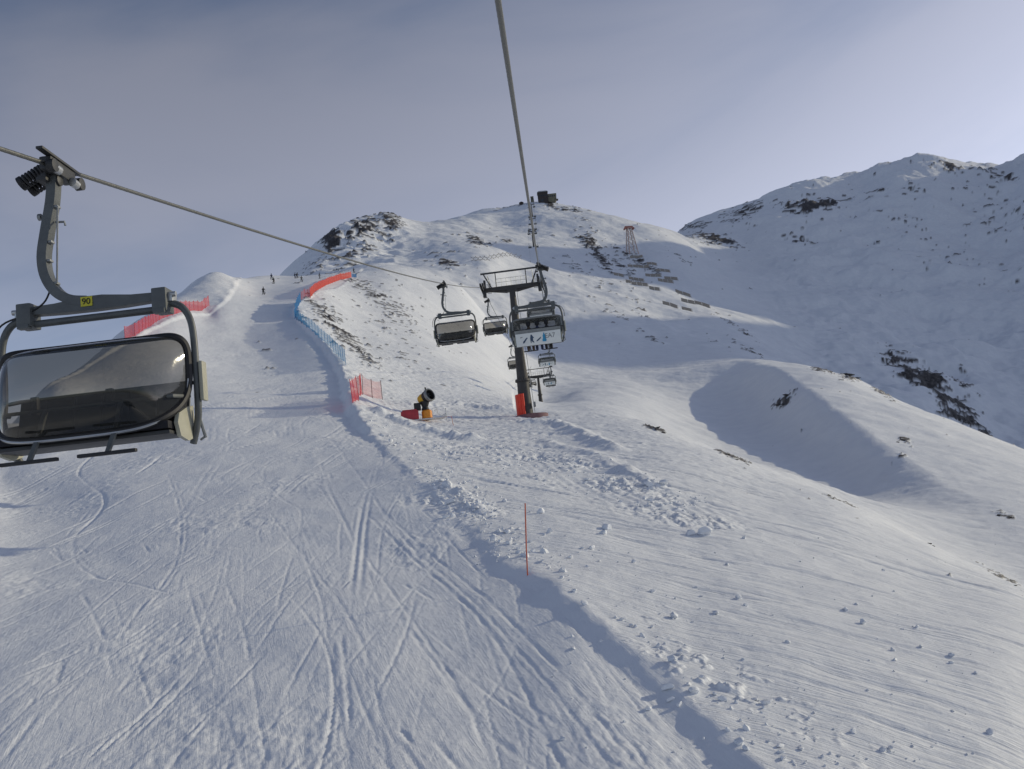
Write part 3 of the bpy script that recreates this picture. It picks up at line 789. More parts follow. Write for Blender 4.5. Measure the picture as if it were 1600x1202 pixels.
# ---- chair (origin at the rope; faces -Y; hanger bows out to -X)
XC = 0.42
def bow(s):
    pts = [(XC + s * .90, 0, -1.97), (XC + s * 1.0, 0, -1.98), (XC + s * 1.12, 0, -2.04), (XC + s * 1.21, 0, -2.18), (XC + s * 1.25, 0, -2.40), (XC + s * 1.26, .0, -2.8), (XC + s * 1.26, .0, -3.25), (XC + s * 1.22, .06, -3.5), (XC + s * 1.12, .12, -3.78)]
    return smooth_path([Vector(p) for p in pts], 4)
PROFILE = [(-.60, -3.62), (-.78, -3.44), (-.87, -3.18), (-.84, -2.90), (-.72, -2.68), (-.52, -2.52), (-.28, -2.44), (-.08, -2.42)]
_prof = [Vector((0, a, b)) for a, b in PROFILE]
def bubble_point(x, s):
    """x, s in -1..1 over a rounded rectangle; s from the lower front edge over the top to the rear"""
    k = (s + 1) / 2 * (len(_prof) - 1); i = min(int(k), len(_prof) - 2); t = k - i
    P = [_prof[max(i - 1, 0)], _prof[i], _prof[i + 1], _prof[min(i + 2, len(_prof) - 1)]]
    p = 0.5 * (2 * P[1] + (P[2] - P[0]) * t + (2 * P[0] - 5 * P[1] + 4 * P[2] - P[3]) * t * t + (3 * P[1] - P[0] - 3 * P[2] + P[3]) * t ** 3)
    w = abs(x)
    k4 = w ** 5
    return Vector((XC + x * 1.19, p.y * (1 - k4) - .06 * k4, p.z - 0.02 * w ** 4))
def rounded(x, s):
    """square to rounded square"""
    n = 3.3
    r = (abs(x) ** n + abs(s) ** n) ** (1 / n)
    m = max(abs(x), abs(s))
    return (x * m / r, s * m / r) if r > 0 else (0, 0)
def bubble_meshes():
    nx_, ns = 28, 28
    mb = MB()
    v = [bubble_point(*rounded(-1 + 2 * i / nx_, -1 + 2 * j / ns)) for j in range(ns + 1) for i in range(nx_ + 1)]
    W = nx_ + 1
    mb.add(v, [(j * W + i, j * W + i + 1, (j + 1) * W + i + 1, (j + 1) * W + i) for j in range(ns) for i in range(nx_)])
    per = [(-1 + 2 * i / 40, -1) for i in range(40)] + [(1, -1 + 2 * i / 40) for i in range(40)] + [(1 - 2 * i / 40, 1) for i in range(40)] + [(-1, 1 - 2 * i / 40) for i in range(40)]
    ring = [bubble_point(*rounded(*p)) for p in per]
    fr = MB().tube(ring + [ring[0]], 0.046, 8, False)
    low = [bubble_point(*rounded(*p)) + Vector((0, -.035, -.02)) for p in ([(-1, -.2 - .8 * i / 12) for i in range(12)] + [(-1 + 2 * i / 40, -1) for i in range(41)] + [(1, -1 + .8 * i / 12) for i in range(1, 13)])]
    tr = MB().tube(low, 0.016, 6)
    return mb, fr, tr
def make_chair():
    c = thing('lift_chair', '-', 'chairlift chair')
    # grip: clamp on the rope, spring packs, rollers
    g = MB()
    g.box((0, 0, -.03), (.16, .62, .17), bev=.03)
    g.box((.05, -.05, .075), (.09, .95, .035), bev=.01); g.box((-.05, .05, .065), (.05, .6, .03), bev=.01)
    for y in (-.42, .42): g.lathe([(.03, -.05), (.085, -.045), (.085, .045), (.03, .05)], (.11, y * .8, -.10), (1, 0, 0), 14)
    g.lathe([(.03, -.06), (.075, -.05), (.075, .05), (.03, .06)], (-.02, 0, -.16), (1, 0, 0), 14)
    g.box((-.14, 0, -.10), (.14, .34, .2), bev=.02)
    gr = g.build('rope_grip', M_DARK, c)
    sp = MB()
    for y in (-.11, .11):
        a, b = Vector((-.04, y, .0)), Vector((-.42, y, -.19)); ax = (b - a).normalized(); e1 = Vector((0, 1, 0)); e2 = ax.cross(e1)
        pts = [a.lerp(b, t / 90) + (e1 * math.cos(t * 2 * math.pi / 10) + e2 * math.sin(t * 2 * math.pi / 10)) * .078 for t in range(91)]
        sp.tube(pts, .019, 6); sp.tube([a, b], .03, 8)
        sp.lathe([(.02, -.03), (.095, -.025), (.095, .025), (.02, .03)], tuple(b), tuple(ax), 14)
    sp.build('spring', M_BLACK, gr)
    for x, y, z in ((.10, -.22, -.10), (.10, .22, -.13)):
        MB().lathe([(.02, -.07), (.06, -.06), (.06, .06), (.02, .07)], (x, y, z), (0, 1, 0), 12).build('roller', M_ALU, gr)
    # hanger arm
    path_ = smooth_path([Vector(p) for p in ((-.05, 0, -.10), (-.085, 0, -.45), (-.17, 0, -.85), (-.225, 0, -1.18), (-.19, 0, -1.45), (-.06, 0, -1.67), (.13, 0, -1.79), (.34, 0, -1.83))], 5)
    arm = MB().tube(path_, 1.0, 4, True, sq=(.062, .075)).build('hanger_arm', M_STEEL, c)
    st = MB()
    for i in (0, 3, 5, 8):
        p = path_[6 + i * 2]; st.box((p.x + .085, -.02, p.z), (.05, .09, .03), bev=.006)
    st.tube([(path_[6].x + .11, -.06, path_[6].z), (path_[22].x + .11, -.06, path_[22].z)], .012, 6)
    st.tube([(-.10, 0, -.62), (-.25, 0, -.63)], .022, 8); st.lathe([(.02, -.02), (.045, -.02), (.045, .02), (.02, .02)], (-.26, 0, -.63), (1, 0, 0), 10)
    st.tube([(-.06, 0, -.72), (.06, 0, -.73), (.07, 0, -.78)], .016, 6)
    st.build('rung', M_GALV, arm)
    # crossbeam
    w = .84
    out = [(-w, -.055), (-.4, -.075), (0, -.08), (.4, -.075), (w, -.055), (w, .045), (.5, .055), (.12, .10), (-.06, .10), (-.5, .055), (-w, .045)]
    bm_ = MB().prism(out, (XC, .07, -1.875), (1, 0, 0), (0, 0, 1), .14)
    bm_.build('crossbeam', M_STEEL, c)
    MB().tube([(XC - w, -.01, -2.045), (XC + w, -.01, -2.045)], .048, 10).build('lower_tube', M_STEEL, c)
    for s in (-1, 1):
        b = MB().box((XC + s * .88, 0, -1.94), (.19, .26, .31), bev=.025)
        b.box((XC + s * .88, -.10, -2.09), (.15, .1, .06), bev=.01)
        bk = b.build('bow_bracket', M_STEEL, c)
        k = MB().box((XC + s * 1.0, .02, -1.90), (.06, .16, .12), bev=.01); k.lathe([(.01, -.03), (.035, -.03), (.035, .03), (.01, .03)], (XC + s * 1.04, -.03, -1.87), (1, 0, 0), 12)
        k.build('bolt', M_ALU, bk)
        MB().tube(bow(s), .046, 10).build('side_bow', M_STEEL, c)
        pl = MB().box((XC + s * 1.335, .02, -3.02), (.05, .16, .50), bev=.02); pl.build('hinge_cover', M_CREAM, c)
        a = MB().prism([(-.42, -.06), (-.36, .06), (-.1, .16), (.10, .2), (.12, -.2), (-.1, -.26), (-.34, -.22)], (XC + s * 1.12 - .025, .03, -3.50), (0, 1, 0), (0, 0, 1), .05)
        a.build('side_panel', M_CREAM, c)
        rod = MB().tube([(XC + s * 1.20, .10, -3.35), (XC + s * 1.27, .16, -3.72)], .02, 6); rod.tube([(XC + s * 1.27, .16, -3.70), (XC + s * 1.20, .16, -3.74)], .015, 6)
        rod.build('lifting_rod', M_GALV, c)
    # cable of the lock, loose from arm to bracket
    MB().tube(smooth_path([Vector(p) for p in ((-.12, -.06, -1.62), (-.22, -.07, -1.80), (-.45, -.07, -1.92), (-.78, -.06, -2.02), (-.93, -.04, -2.25), (-.95, -.02, -2.55))], 5), .013, 6).build('lock_cable', M_BLACK, c)
    # seat and backrest
    s_ = MB()
    for k in range(6):
        s_.box((XC - .90 + k * .36, -.27, -3.585), (.352, .50, .10), bev=.03)
    s_.build('seat', M_SEAT, c)
    MB().box((XC, -.22, -3.675), (2.16, .55, .05), bev=.02).build('seat_pan', M_DARK, c)
    b_ = MB(); rot = Matrix.Rotation(math.radians(-13), 3, 'X')
    for k in range(6):
        b_.box((XC - .90 + k * .36, .07, -3.29), (.352, .08, .56), rot, bev=.03)
    b_.build('backrest', M_SEAT, c)
    MB().box((XC, .135, -3.33), (2.20, .03, .62), rot, bev=.01).build('back_panel', M_GALV, c)
    MB().tube([(XC - 1.24, .10, -3.02), (XC - 1.1, .13, -3.0), (XC + 1.1, .13, -3.0), (XC + 1.24, .10, -3.02)], .026, 8).build('top_rail', M_DARK, c)
    # restraint bar with foot rests
    rb = MB().tube([(XC - 1.16, -.02, -3.2), (XC - 1.12, -.42, -3.24), (XC + 1.12, -.42, -3.24), (XC + 1.16, -.02, -3.2)], .024, 8)
    bar = rb.build('restraint_bar', M_STEEL, c)
    for x in (-.47, .47):
        f = MB().tube([(XC + x, -.42, -3.24), (XC + x, -.62, -3.62), (XC + x - .04, -.74, -3.87)], 1.0, 4, True, sq=(.028, .018))
        f.build('stem', M_STEEL, bar)
        MB().box((XC + x - .04, -.75, -3.88), (.70, .07, .045), bev=.018).build('foot_rest', M_BLACK, bar)
        MB().box((XC + x - .16, -.36, -3.16), (.09, .08, .22), bev=.025).build('handle', M_BLACK, bar)
    gl, fr, tr = bubble_meshes()
    bub = gl.build('bubble', M_BUBBLE, c)
    fr.build('bubble_frame', M_BLACK, bub); tr.build('bubble_trim', M_ALU, bub)
    return c
def add_plate(c, txt):
    p = MB().box((XC - .075, -.077, -1.845), (.15, .012, .125), bev=.004).build('number_plate', M_YELLOW, c)
    me = place_mesh(text_mesh(txt, .115), Matrix.Translation((XC - .075, -.087, -1.848)) @ Matrix.Rotation(math.radians(90), 4, 'X'))
    link('lettering', me, M_INK, p)
def add_banner(c):
    """printed banner on the back of the seat: four sporting figures and the letters EA7"""
    rot = Matrix.Rotation(math.radians(-13), 3, 'X')
    b = MB().box((XC, .185, -3.49), (2.14, .02, .60), rot, bev=.008).build('banner', M_BANNER, c)
    # print is laid out in a frame that reads from behind the chair
    ex, ey = Vector((-1, 0, 0)), rot @ Vector((0, 0, 1)); ez = ex.cross(ey).normalized()
    O = Vector((XC, .185, -3.49)) + ez * .0145
    M = Matrix(((ex.x, ey.x, ez.x, O.x), (ex.y, ey.y, ez.y, O.y), (ex.z, ey.z, ez.z, O.z), (0, 0, 0, 1)))
    link('lettering', place_mesh(text_mesh('EA7', .30), M @ Matrix.Translation((.56, .07, 0))), M_BANNERGREY, b)
    figs = [(M_BANNERGREY, [(-.86, .10), (-.74, .12), (-.74, .15), (-.86, .14)]),
            (M_NAVY, [(-.76, -.14), (-.70, -.16), (-.62, -.07), (-.55, .02), (-.50, .06), (-.53, .10), (-.60, .06), (-.66, -.01), (-.72, -.06)]),
            (M_NAVY, [(-.38, -.18), (-.35, -.18), (-.33, -.06), (-.29, -.15), (-.20, -.17), (-.26, -.06), (-.25, .06), (-.22, .03), (-.20, .05), (-.27, .16), (-.30, .21), (-.35, .21), (-.36, .16), (-.39, .04)]),
            (M_NAVY, [(-.12, -.12), (-.06, -.13), (.02, -.08), (.10, -.02), (.14, .05), (.11, .06), (.05, .01), (-.02, -.03)]),
            (M_CYAN, [(.19, -.17), (.36, -.18), (.38, -.10), (.34, .02), (.35, .10), (.31, .17), (.30, .24), (.26, .24), (.25, .17), (.21, .10), (.22, 0), (.18, -.09)])]
    for mt, out in figs:
        f = MB(); n = len(out)
        f.add([M @ Vector((x, y, .002)) for x, y in out], [tuple(range(n))])
        f.build('printed_figure', mt, b, False)
def dress(c, clear):
    for ch in c.children:
        if ch.name.startswith('bubble') and clear:
            ch.material_slots[0].link = 'OBJECT'; ch.material_slots[0].material = M_BUBBLE2
            for g in ch.children:
                g.material_slots[0].link = 'OBJECT'; g.material_slots[0].material = M_GALV

UP, DOWN = math.pi - LAZ, -LAZ
chair0 = make_chair()
chair0['label'] = 'large empty lift chair with smoked bubble, nearest on the left, numbered 90'
chair0['group'] = 'chairs hanging on the lift'
chair0.scale = (1.06, 1.06, 1.075)
chair0.location = rope_at(-1, 11.8) - Vector((0, 0, .02)); chair0.rotation_euler = (0, 0, DOWN + math.radians(2))
def chair(side, y, label, banner=False, clear=False, drop=.02):
    p = rope_at(side, y); p.z -= drop
    c = copy_tree(chair0, label, p, UP if side > 0 else DOWN, 'chairs hanging on the lift')
    if clear: dress(c, True)
    if banner: add_banner(c)
    return c
chair(-1, 56, 'empty lift chair facing the camera, hanging between the ski run and the near tower')
chair(-1, 97, 'lift chair hanging just beyond the left end of the near tower crossarm')
chair(-1, 147, 'lift chair partly hidden behind the left side of the near tower mast')
ea = chair(1, 44, 'lift chair with large white EA7 banner, seen from behind beside the near tower', True, True)
chair(1, 89, 'lift chair partly hidden behind the EA7 chair, at the height of the tower crossarm', True, True)
chair(1, 141, 'banner chair hanging just below the foot rests of the EA7 chair', True, True)
chair(1, 186, 'banner chair at the right end of the far tower crossarm', True, True)
chair(1, 232, 'lift chair hanging lowest, below the right end of the far tower crossarm', False, True)
chair(1, 322, 'small lift chair above the right end of the far tower crossarm', False, True)
chair(-1, 192, 'lift chair at the left end of the far tower crossarm')
chair(-1, 238, 'lift chair below the left end of the far tower crossarm')
chair(-1, 330, 'small lift chair between the near mast and the banner chair, above the far tower')
add_plate(chair0, '90')
# chairs too far to show their parts
def small_chair():
    mb = MB()
    mb.tube([(-.05, 0, 0), (-.2, 0, -1.1), (-.05, 0, -1.65), (.3, 0, -1.83)], .07, 5); mb.box((XC, 0, -1.9), (1.8, .2, .2))
    for s in (-1, 1): mb.tube([(XC + s * .9, 0, -1.95), (XC + s * 1.22, 0, -2.2), (XC + s * 1.26, 0, -3.2), (XC + s * 1.12, .1, -3.78)], .06, 5)
    mb.box((XC, -.25, -3.6), (2.2, .55, .16)); mb.box((XC, .1, -3.3), (2.2, .14, .62)); mb.box((0, 0, 0), (.3, .7, .2))
    mb.tube([(XC - 1.15, -.5, -2.6), (XC - .9, -.2, -2.44), (XC + .9, -.2, -2.44), (XC + 1.15, -.5, -2.6)], .05, 5)
    mb.add([(XC - 1.1, -.85, -3.4), (XC + 1.1, -.85, -3.4), (XC + 1.1, -.8, -2.7), (XC - 1.1, -.8, -2.7), (XC + 1.1, -.2, -2.45), (XC - 1.1, -.2, -2.45)], [(0, 1, 2, 3), (3, 2, 4, 5)])
    return mb.mesh('lift_chair')
ORD = ['first', 'second', 'third', 'fourth', 'fifth', 'sixth', 'seventh', 'eighth', 'ninth', 'tenth', 'eleventh', 'twelfth']
sc_mesh = small_chair(); sc_mesh.materials.append(M_STEEL)
for side, word in ((-1, 'left'), (1, 'right')):
    for k in range(12):
        y = 415 + k * 47
        if y > 930: continue
        o = link('lift_chair', sc_mesh, None); o.location = rope_at(side, y) - Vector((0, 0, .1)); o.rotation_euler = (0, 0, UP if side > 0 else DOWN)
        tag(o, 'tiny lift chair on the %s rope below the summit, %s from the bottom' % (word, ORD[k]), 'chairlift chair', 'far chairs on the %s rope' % word)

# ---- towers
def tower(base, arm_z, label, r0, r1, detail=True):
    t = thing('lift_tower', label, 'lift tower', base, -LAZ, 'towers of the chairlift')
    H = arm_z - base.z
    m = MB()
    prof = [(r0 * 1.02, -.6), (r0, 0), (r0 + (r1 - r0) * .27, H * .27)]
    m.lathe(prof, (0, 0, 0), (0, 0, 1), 28)
    m.build('lower_mast', M_TOWER, t)
    m = MB(); rm = r0 + (r1 - r0) * .27
    m.lathe([(rm * .94, H * .27 + .1), (r1, H - .1)], (0, 0, 0), (0, 0, 1), 28)
    m.build('upper_mast', M_TOWER, t)
    fl = MB().lathe([(rm * 1.02, H * .27 - .06), (rm * 1.28, H * .27 - .05), (rm * 1.28, H * .27 + .15), (rm * .97, H * .27 + .16)], (0, 0, 0), (0, 0, 1), 28)
    for k in range(20):
        a = k * 2 * math.pi / 20; fl.lathe([(.03, -.06), (.03, .06)], (rm * 1.17 * math.cos(a), rm * 1.17 * math.sin(a), H * .27 + .18), (0, 0, 1), 6)
    fl.build('flange', M_TOWER, t)
    ar = MB(); ar.box((0, 0, H + .02), (5.6, .42, .42), bev=.03); ar.box((0, 0, H - .28), (1.1, .5, .3), bev=.03)
    for s in (-1, 1): ar.prism([(s * .5, 0), (s * 2.2, 0), (s * .5, -.3)] if s < 0 else [(.5, 0), (.5, -.3), (2.2, 0)], (0, .1, H - .20), (1, 0, 0), (0, 0, 1), .2)
    ar.build('crossarm', M_TOWER, t)
    for s in (-1, 1):
        sh = MB(); sh.box((s * 2.82, 0, H + .25), (.16, 3.6, .28), bev=.04); sh.box((s * 2.72, 0, H + .55), (.22, .5, 1.0), bev=.04); sh.box((s * 2.82, 0, H - .35), (.34, .5, .7), bev=.05)
        tr = sh.build('sheave_train', M_DARK, t)
        wm = MB().lathe([(.05, -.07), (.20, -.07), (.24, -.05), (.19, -.02), (.19, .02), (.24, .05), (.20, .07), (.05, .07)], (0, 0, 0), (1, 0, 0), 16).mesh('sheave')
        wm.materials.append(M_BLACK)
        for k in range(8):
            w = link('sheave', wm, None, tr); w.location = (s * 3.05, -1.65 + k * 3.3 / 7, H + .2)
        cw_ = MB()
        for y in (-1.9, 1.9):
            for z0 in (.15, 1.05): cw_.tube([(s * 2.25, -1.9, H + z0), (s * 2.25, 1.9, H + z0)], .025, 5)
            cw_.tube([(s * 2.25, y, H + .15), (s * 2.25, y, H + 1.05)], .025, 5)
        cw_.tube([(s * 2.25, 0, H + .15), (s * 2.25, 0, H + 1.05)], .025, 5)
        for k in range(9): cw_.box((s * 2.45, -1.8 + k * .45, H + .14), (.4, .05, .03))
        cw_.build('catwalk', M_GALV, t)
        st = MB(); st.tube([(s * 2.05, 0, H + .2), (s * 2.75, 0, H + 1.72)], .075, 6); st.tube([(s * 1.55, 0, H + .2), (s * 1.55, 0, H + 1.70)], .05, 6)
        st.build('gantry_strut', M_DARK, t)
    MB().box((0, 0, H + 1.78), (6.1, .14, .16), bev=.02).build('gantry_beam', M_DARK, t)
    rl = MB()
    for z in (.62, 1.0): rl.tube([(-1.5, -.3, H + z), (1.5, -.3, H + z)], .018, 5)
    for k in range(7): rl.tube([(-1.5 + k * .5, -.3, H + .2), (-1.5 + k * .5, -.3, H + 1.0)], .018, 5)
    rl.build('railing', M_GALV, t)
    if detail:
        ld = MB()
        for y in (-.18, .18): ld.tube([(r0 + .16, y, .3), (r1 + .16, y, H - .2)], .022, 6)
        k = .6
        while k < H - .3:
            xx = r0 + (r1 - r0) * k / H + .16; ld.tube([(xx, -.18, k), (xx, .18, k)], .014, 5); k += .3
        ld.build('ladder', M_GALV, t)
        pd = MB()
        for a in range(5):
            A = math.radians(178 + a * 20)
            pd.box(((r0 + .16) * math.cos(A), (r0 + .16) * math.sin(A), 1.12), (.16, .30, 2.25), Matrix.Rotation(A, 3, 'Z'), bev=.03)
        pd.build('safety_pad', M_RED, t)['label'] = 'bright red safety padding round the foot of the mast'
        MB().lathe([(1.0, -.5), (1.65, -.5), (1.65, .10), (1.58, .15), (.9, .17)], (.5, .2, 0), (0, 0, 1), 36).build('foundation', M_BASE, t)
        MB().box((r0 + .22, -.3, 1.1), (.24, .3, .5), bev=.02).build('junction_box', M_GALV, t)
    return t
tower(T1, T1_ARM, 'dark steel lift tower with red padding at its foot, in the middle of the picture', .70, .29)
tower(T2, T2_ARM, 'second lift tower, farther down the line behind the near mast', .48, .26, False)
def far_tower_mesh():
    m = MB(); m.lathe([(.65, -2), (.35, FT_H)], n=8); m.box((0, 0, FT_H), (6.2, .6, .55)); m.box((0, 0, FT_H + 1.7), (6, .2, .2))
    for s in (-1, 1): m.box((s * 2.9, 0, FT_H + .2), (.4, 4, .8)); m.tube([(s * 2, 0, FT_H), (s * 2.8, 0, FT_H + 1.7)], .09, 4)
    return m.mesh('lift_tower')
ft = far_tower_mesh(); ft.materials.append(M_TOWER)
for p, lab in zip(far_towers, ('lowest', 'middle', 'topmost')):
    o = link('lift_tower', ft, None); o.location = p; o.rotation_euler = (0, 0, -LAZ)
    tag(o, 'far lift tower below the summit station, %s of three' % lab, 'lift tower', 'towers of the chairlift')

# ------------------------------------------------------------------ safety nets beside the run
N_ORANGE = net_mat('orange_netting', (0.80, 0.075, 0.03), .82)
N_RED = net_mat('red_netting', (0.75, 0.05, 0.06), .58)
N_PALE = net_mat('thin_red_netting', (0.70, 0.10, 0.09), .32)
N_BLUE = net_mat('blue_netting', (0.02, 0.20, 0.42), .50)
N_BLUE2 = net_mat('dense_blue_netting', (0.015, 0.17, 0.42), .93)
P_ORANGE = pm('orange_net_pole', (0.70, 0.06, 0.03), .5, 0, .1, 3)
P_RED = pm('red_net_pole', (0.60, 0.03, 0.04), .5, 0, .1, 3)
P_BLUE = pm('blue_net_pole', (0.03, 0.22, 0.42), .5, 0, .1, 3)
def fence(label, base_px, n, h, net, polem, shift=0.0, lean=.03, hi=300.0):
    """poles along a line on the snow with a sagging net panel between each two"""
    q = densify([tuple(hit(a, b, hi=hi)) for a, b in base_px], 8)
    L = np.r_[0, np.cumsum([math.hypot(q[i + 1][0] - q[i][0], q[i + 1][1] - q[i][1]) for i in range(len(q) - 1)])]
    base = []
    for k in range(n):
        s = L[-1] * k / (n - 1); i = min(int(np.searchsorted(L, s, 'right')) - 1, len(q) - 2); t = (s - L[i]) / (L[i + 1] - L[i])
        x, y = q[i][0] + t * (q[i + 1][0] - q[i][0]), q[i][1] + t * (q[i + 1][1] - q[i][1])
        x += shift
        base.append(Vector((x, y, ground(x, y))))
    org = base[0].copy()
    f = thing('net_fence', label, 'safety net', org)
    rnd = random.Random(int(base_px[0][0]))
    tops = []
    for b in base:
        tp = b + Vector((rnd.gauss(0, lean), rnd.gauss(0, lean), h * rnd.uniform(.93, 1.06))); tops.append(tp)
        MB().tube([b - org - Vector((0, 0, .35)), tp - org], .03, 6).build('pole', polem, f)
    for i in range(n - 1):
        mb = MB(); nu, nv = 5, 4; v = []
        for j in range(nv + 1):
            for k in range(nu + 1):
                u_, w_ = k / nu, j / nv
                lo = base[i].lerp(base[i + 1], u_); up_ = tops[i].lerp(tops[i + 1], u_)
                p = lo.lerp(up_, .04 + .93 * w_); p.z -= (.10 * w_ + .02) * 4 * u_ * (1 - u_) * h * rnd.uniform(.4, 1.0)
                nrm = Vector((-(base[i + 1] - base[i]).y, (base[i + 1] - base[i]).x, 0)).normalized()
                v.append(p + nrm * (.14 * 4 * u_ * (1 - u_) * rnd.uniform(.3, 1)) - org)
        W = nu + 1
        mb.add(v, [(j * W + k, j * W + k + 1, (j + 1) * W + k + 1, (j + 1) * W + k) for j in range(nv) for k in range(nu)])
        mb.build('net_panel', net, f)
    return f
fence('long orange net along the upper right edge of the ski run', [(485,467),(494,457),(508,447),(526,440),(549,434)], 26, 2.0, N_ORANGE, P_ORANGE)
fence('short pale red net linking the blue net to the orange one', [(471,470),(478,468),(486,465)], 4, 1.9, N_PALE, P_RED)
fence('solid-looking blue net on the bend of the run, below the orange net', [(470,474),(466,485),(461,500)], 7, 2.0, N_BLUE2, P_BLUE)
fence('long see-through blue net with posts along the right edge of the run', [(461,502),(478,517),(505,543),(524,563),(538,580)], 19, 1.9, N_BLUE, P_BLUE, .25)
fence('small blue net at the far end of the orange net', [(550,434),(557,434)], 2, 1.2, N_BLUE2, P_BLUE)
fence('bunched red net closing the run edge, left of the snow gun', [(553,646),(556,643),(562,636),(567,628)], 5, 2.2, N_RED, P_RED, 0, .12)
fence('thin pale red net with dark poles, standing behind the bunched red net', [(568,627),(582,627),(598,628)], 3, 2.0, N_PALE, pm('dark_net_pole', (.08, .03, .03), .6), 0, .06)
fence('red net on the left side of the ski run below the mound', [(199,533),(212,530),(230,519),(252,503),(285,492),(330,481)], 22, 1.9, N_RED, P_RED, -.3, .1)

# ------------------------------------------------------------------ slalom pole near the edge of the run
pp = on_ground(824, 908, hi=60)
sp_ = MB().tube([pp - Vector((0, 0, .4)), pp + Vector((.07, 0, .7)), pp + Vector((.19, .0, 2.07))], .021, 8)
tag(sp_.build('marker_pole', M_POLE), 'thin orange marker pole standing alone at the near edge of the run', 'pole')

# ------------------------------------------------------------------ snow gun
gp = on_ground(664, 659, hi=120); gp.z += .05
gun = thing('snow_gun', 'fan snow gun with yellow housing and black drum on a red sledge', 'snow gun', gp, math.radians(8))
gun.scale = (1.22, 1.22, 1.22)
S_ = 1.12
b = MB(); b.box((-.95 * S_, 0, .42), (1.15 * S_, .95, .66), bev=.06); b.box((-.95 * S_, 0, .80), (.95 * S_, .8, .12), bev=.03)
b.build('sledge_cover', M_REDP, gun)
fr = MB()
for y in (-.4, .4): fr.tube([(-1.5, y, .06), (1.35, y, .06), (1.6, y, .18)], .05, 6)
for x in (-.3, .5, 1.2): fr.tube([(x, -.4, .08), (x, .4, .08)], .045, 6)
fr.build('sledge_frame', M_WHITE, gun)
MB().lathe([(.30, .10), (.38, .16), (.38, .66), (.30, .74)], (.2, 0, 0), (0, 0, 1), 20).build('turntable', M_ORANGE, gun)
ne = MB(); ne.lathe([(.26, .74), (.30, .78), (.22, 1.0), (.30, 1.2), (.36, 1.4)], (.12, 0, 0), (0, 0, 1), 16); ne.box((-.45, 0, 1.05), (.5, .5, .55), bev=.05)
ne.build('yoke', M_BLACK, gun)
axis = Vector((.66, -.70, .26)).normalized(); cen = Vector((.28, -.1, 1.72))
MB().lathe([(.20, -.55), (.34, -.52), (.40, -.30), (.40, -.05), (.36, .0)], tuple(cen - axis * .12), tuple(axis), 24).build('motor_housing', M_YEL2, gun)
dr = MB(); dr.lathe([(.40, -.12), (.44, .0), (.44, .42), (.40, .44), (.36, .40), (.34, .1), (.02, .08)], tuple(cen), tuple(axis), 28, False)
dm = dr.build('drum', M_BLACK, gun)
rg = MB(); rg.lathe([(.445, .22), (.50, .24), (.50, .42), (.43, .47), (.40, .44), (.43, .36)], tuple(cen), tuple(axis), 28, False)
rg.build('nozzle_ring', M_GALV, dm)
fan = MB(); e1 = axis.orthogonal().normalized(); e2 = axis.cross(e1)
for k in range(7):
    a = k * 2 * math.pi / 7; d_ = e1 * math.cos(a) + e2 * math.sin(a); t_ = axis.cross(d_)
    o_ = cen + axis * .16
    fan.add([o_ + d_ * .08 - t_ * .05, o_ + d_ * .33 - t_ * .09 + axis * .04, o_ + d_ * .33 + t_ * .07 - axis * .02, o_ + d_ * .08 + t_ * .05], [(0, 1, 2, 3)])
fan.build('fan_blade', M_DARK, dm)['kind'] = 'stuff'
MB().tube([cen + Vector((0, 0, .36)), cen + Vector((-.02, 0, .72))], [.05, .07], 8).build('lamp', M_DARK, gun)
ho = MB(); ho.tube([(.75, -.25, .62), (.95, -.3, .75), (1.0, -.3, .35), (1.3, -.3, .2), (1.55, -.3, .32)], .035, 6); ho.tube([(.6, -.3, .1), (.6, -.3, .8), (.95, -.3, .85)], .035, 6); ho.tube([(1.6, -.35, -.2), (1.6, -.35, .72)], .05, 6)
ho.build('hose_stand', M_WHITE, gun)
sk = on_ground(709, 666, hi=120)
mk = MB().tube([sk - Vector((0, 0, .3)), sk + Vector((-.12, 0, .85))], .022, 6); mk.tube([sk + Vector((-.12, 0, .82)), sk + Vector((-.6, .1, .84)), sk + Vector((-1.1, .15, .86))], .012, 5)
tag(mk.build('marker_stake', M_POLE), 'thin stake in the snow just right of the snow gun', 'stake')

# ------------------------------------------------------------------ people
def skin_body(name, joints, edges, radii, sub=1):
    me = bpy.data.meshes.new(name); me.from_pydata([Vector(j) for j in joints], edges, [])
    o = bpy.data.objects.new(name, me); COL.objects.link(o)
    o.modifiers.new('skin', 'SKIN'); s = o.modifiers.new('sub', 'SUBSURF'); s.levels = sub
    for i, r in enumerate(radii):
        d = me.skin_vertices[0].data[i]; d.radius = (r, r) if not hasattr(r, '__len__') else r; d.use_root = (i == 0)
    dg = bpy.context.evaluated_depsgraph_get()
    out = bpy.data.meshes.new_from_object(o.evaluated_get(dg)); out.name = name
    bpy.data.objects.remove(o)
    out.polygons.foreach_set('use_smooth', [True] * len(out.polygons))
    return out
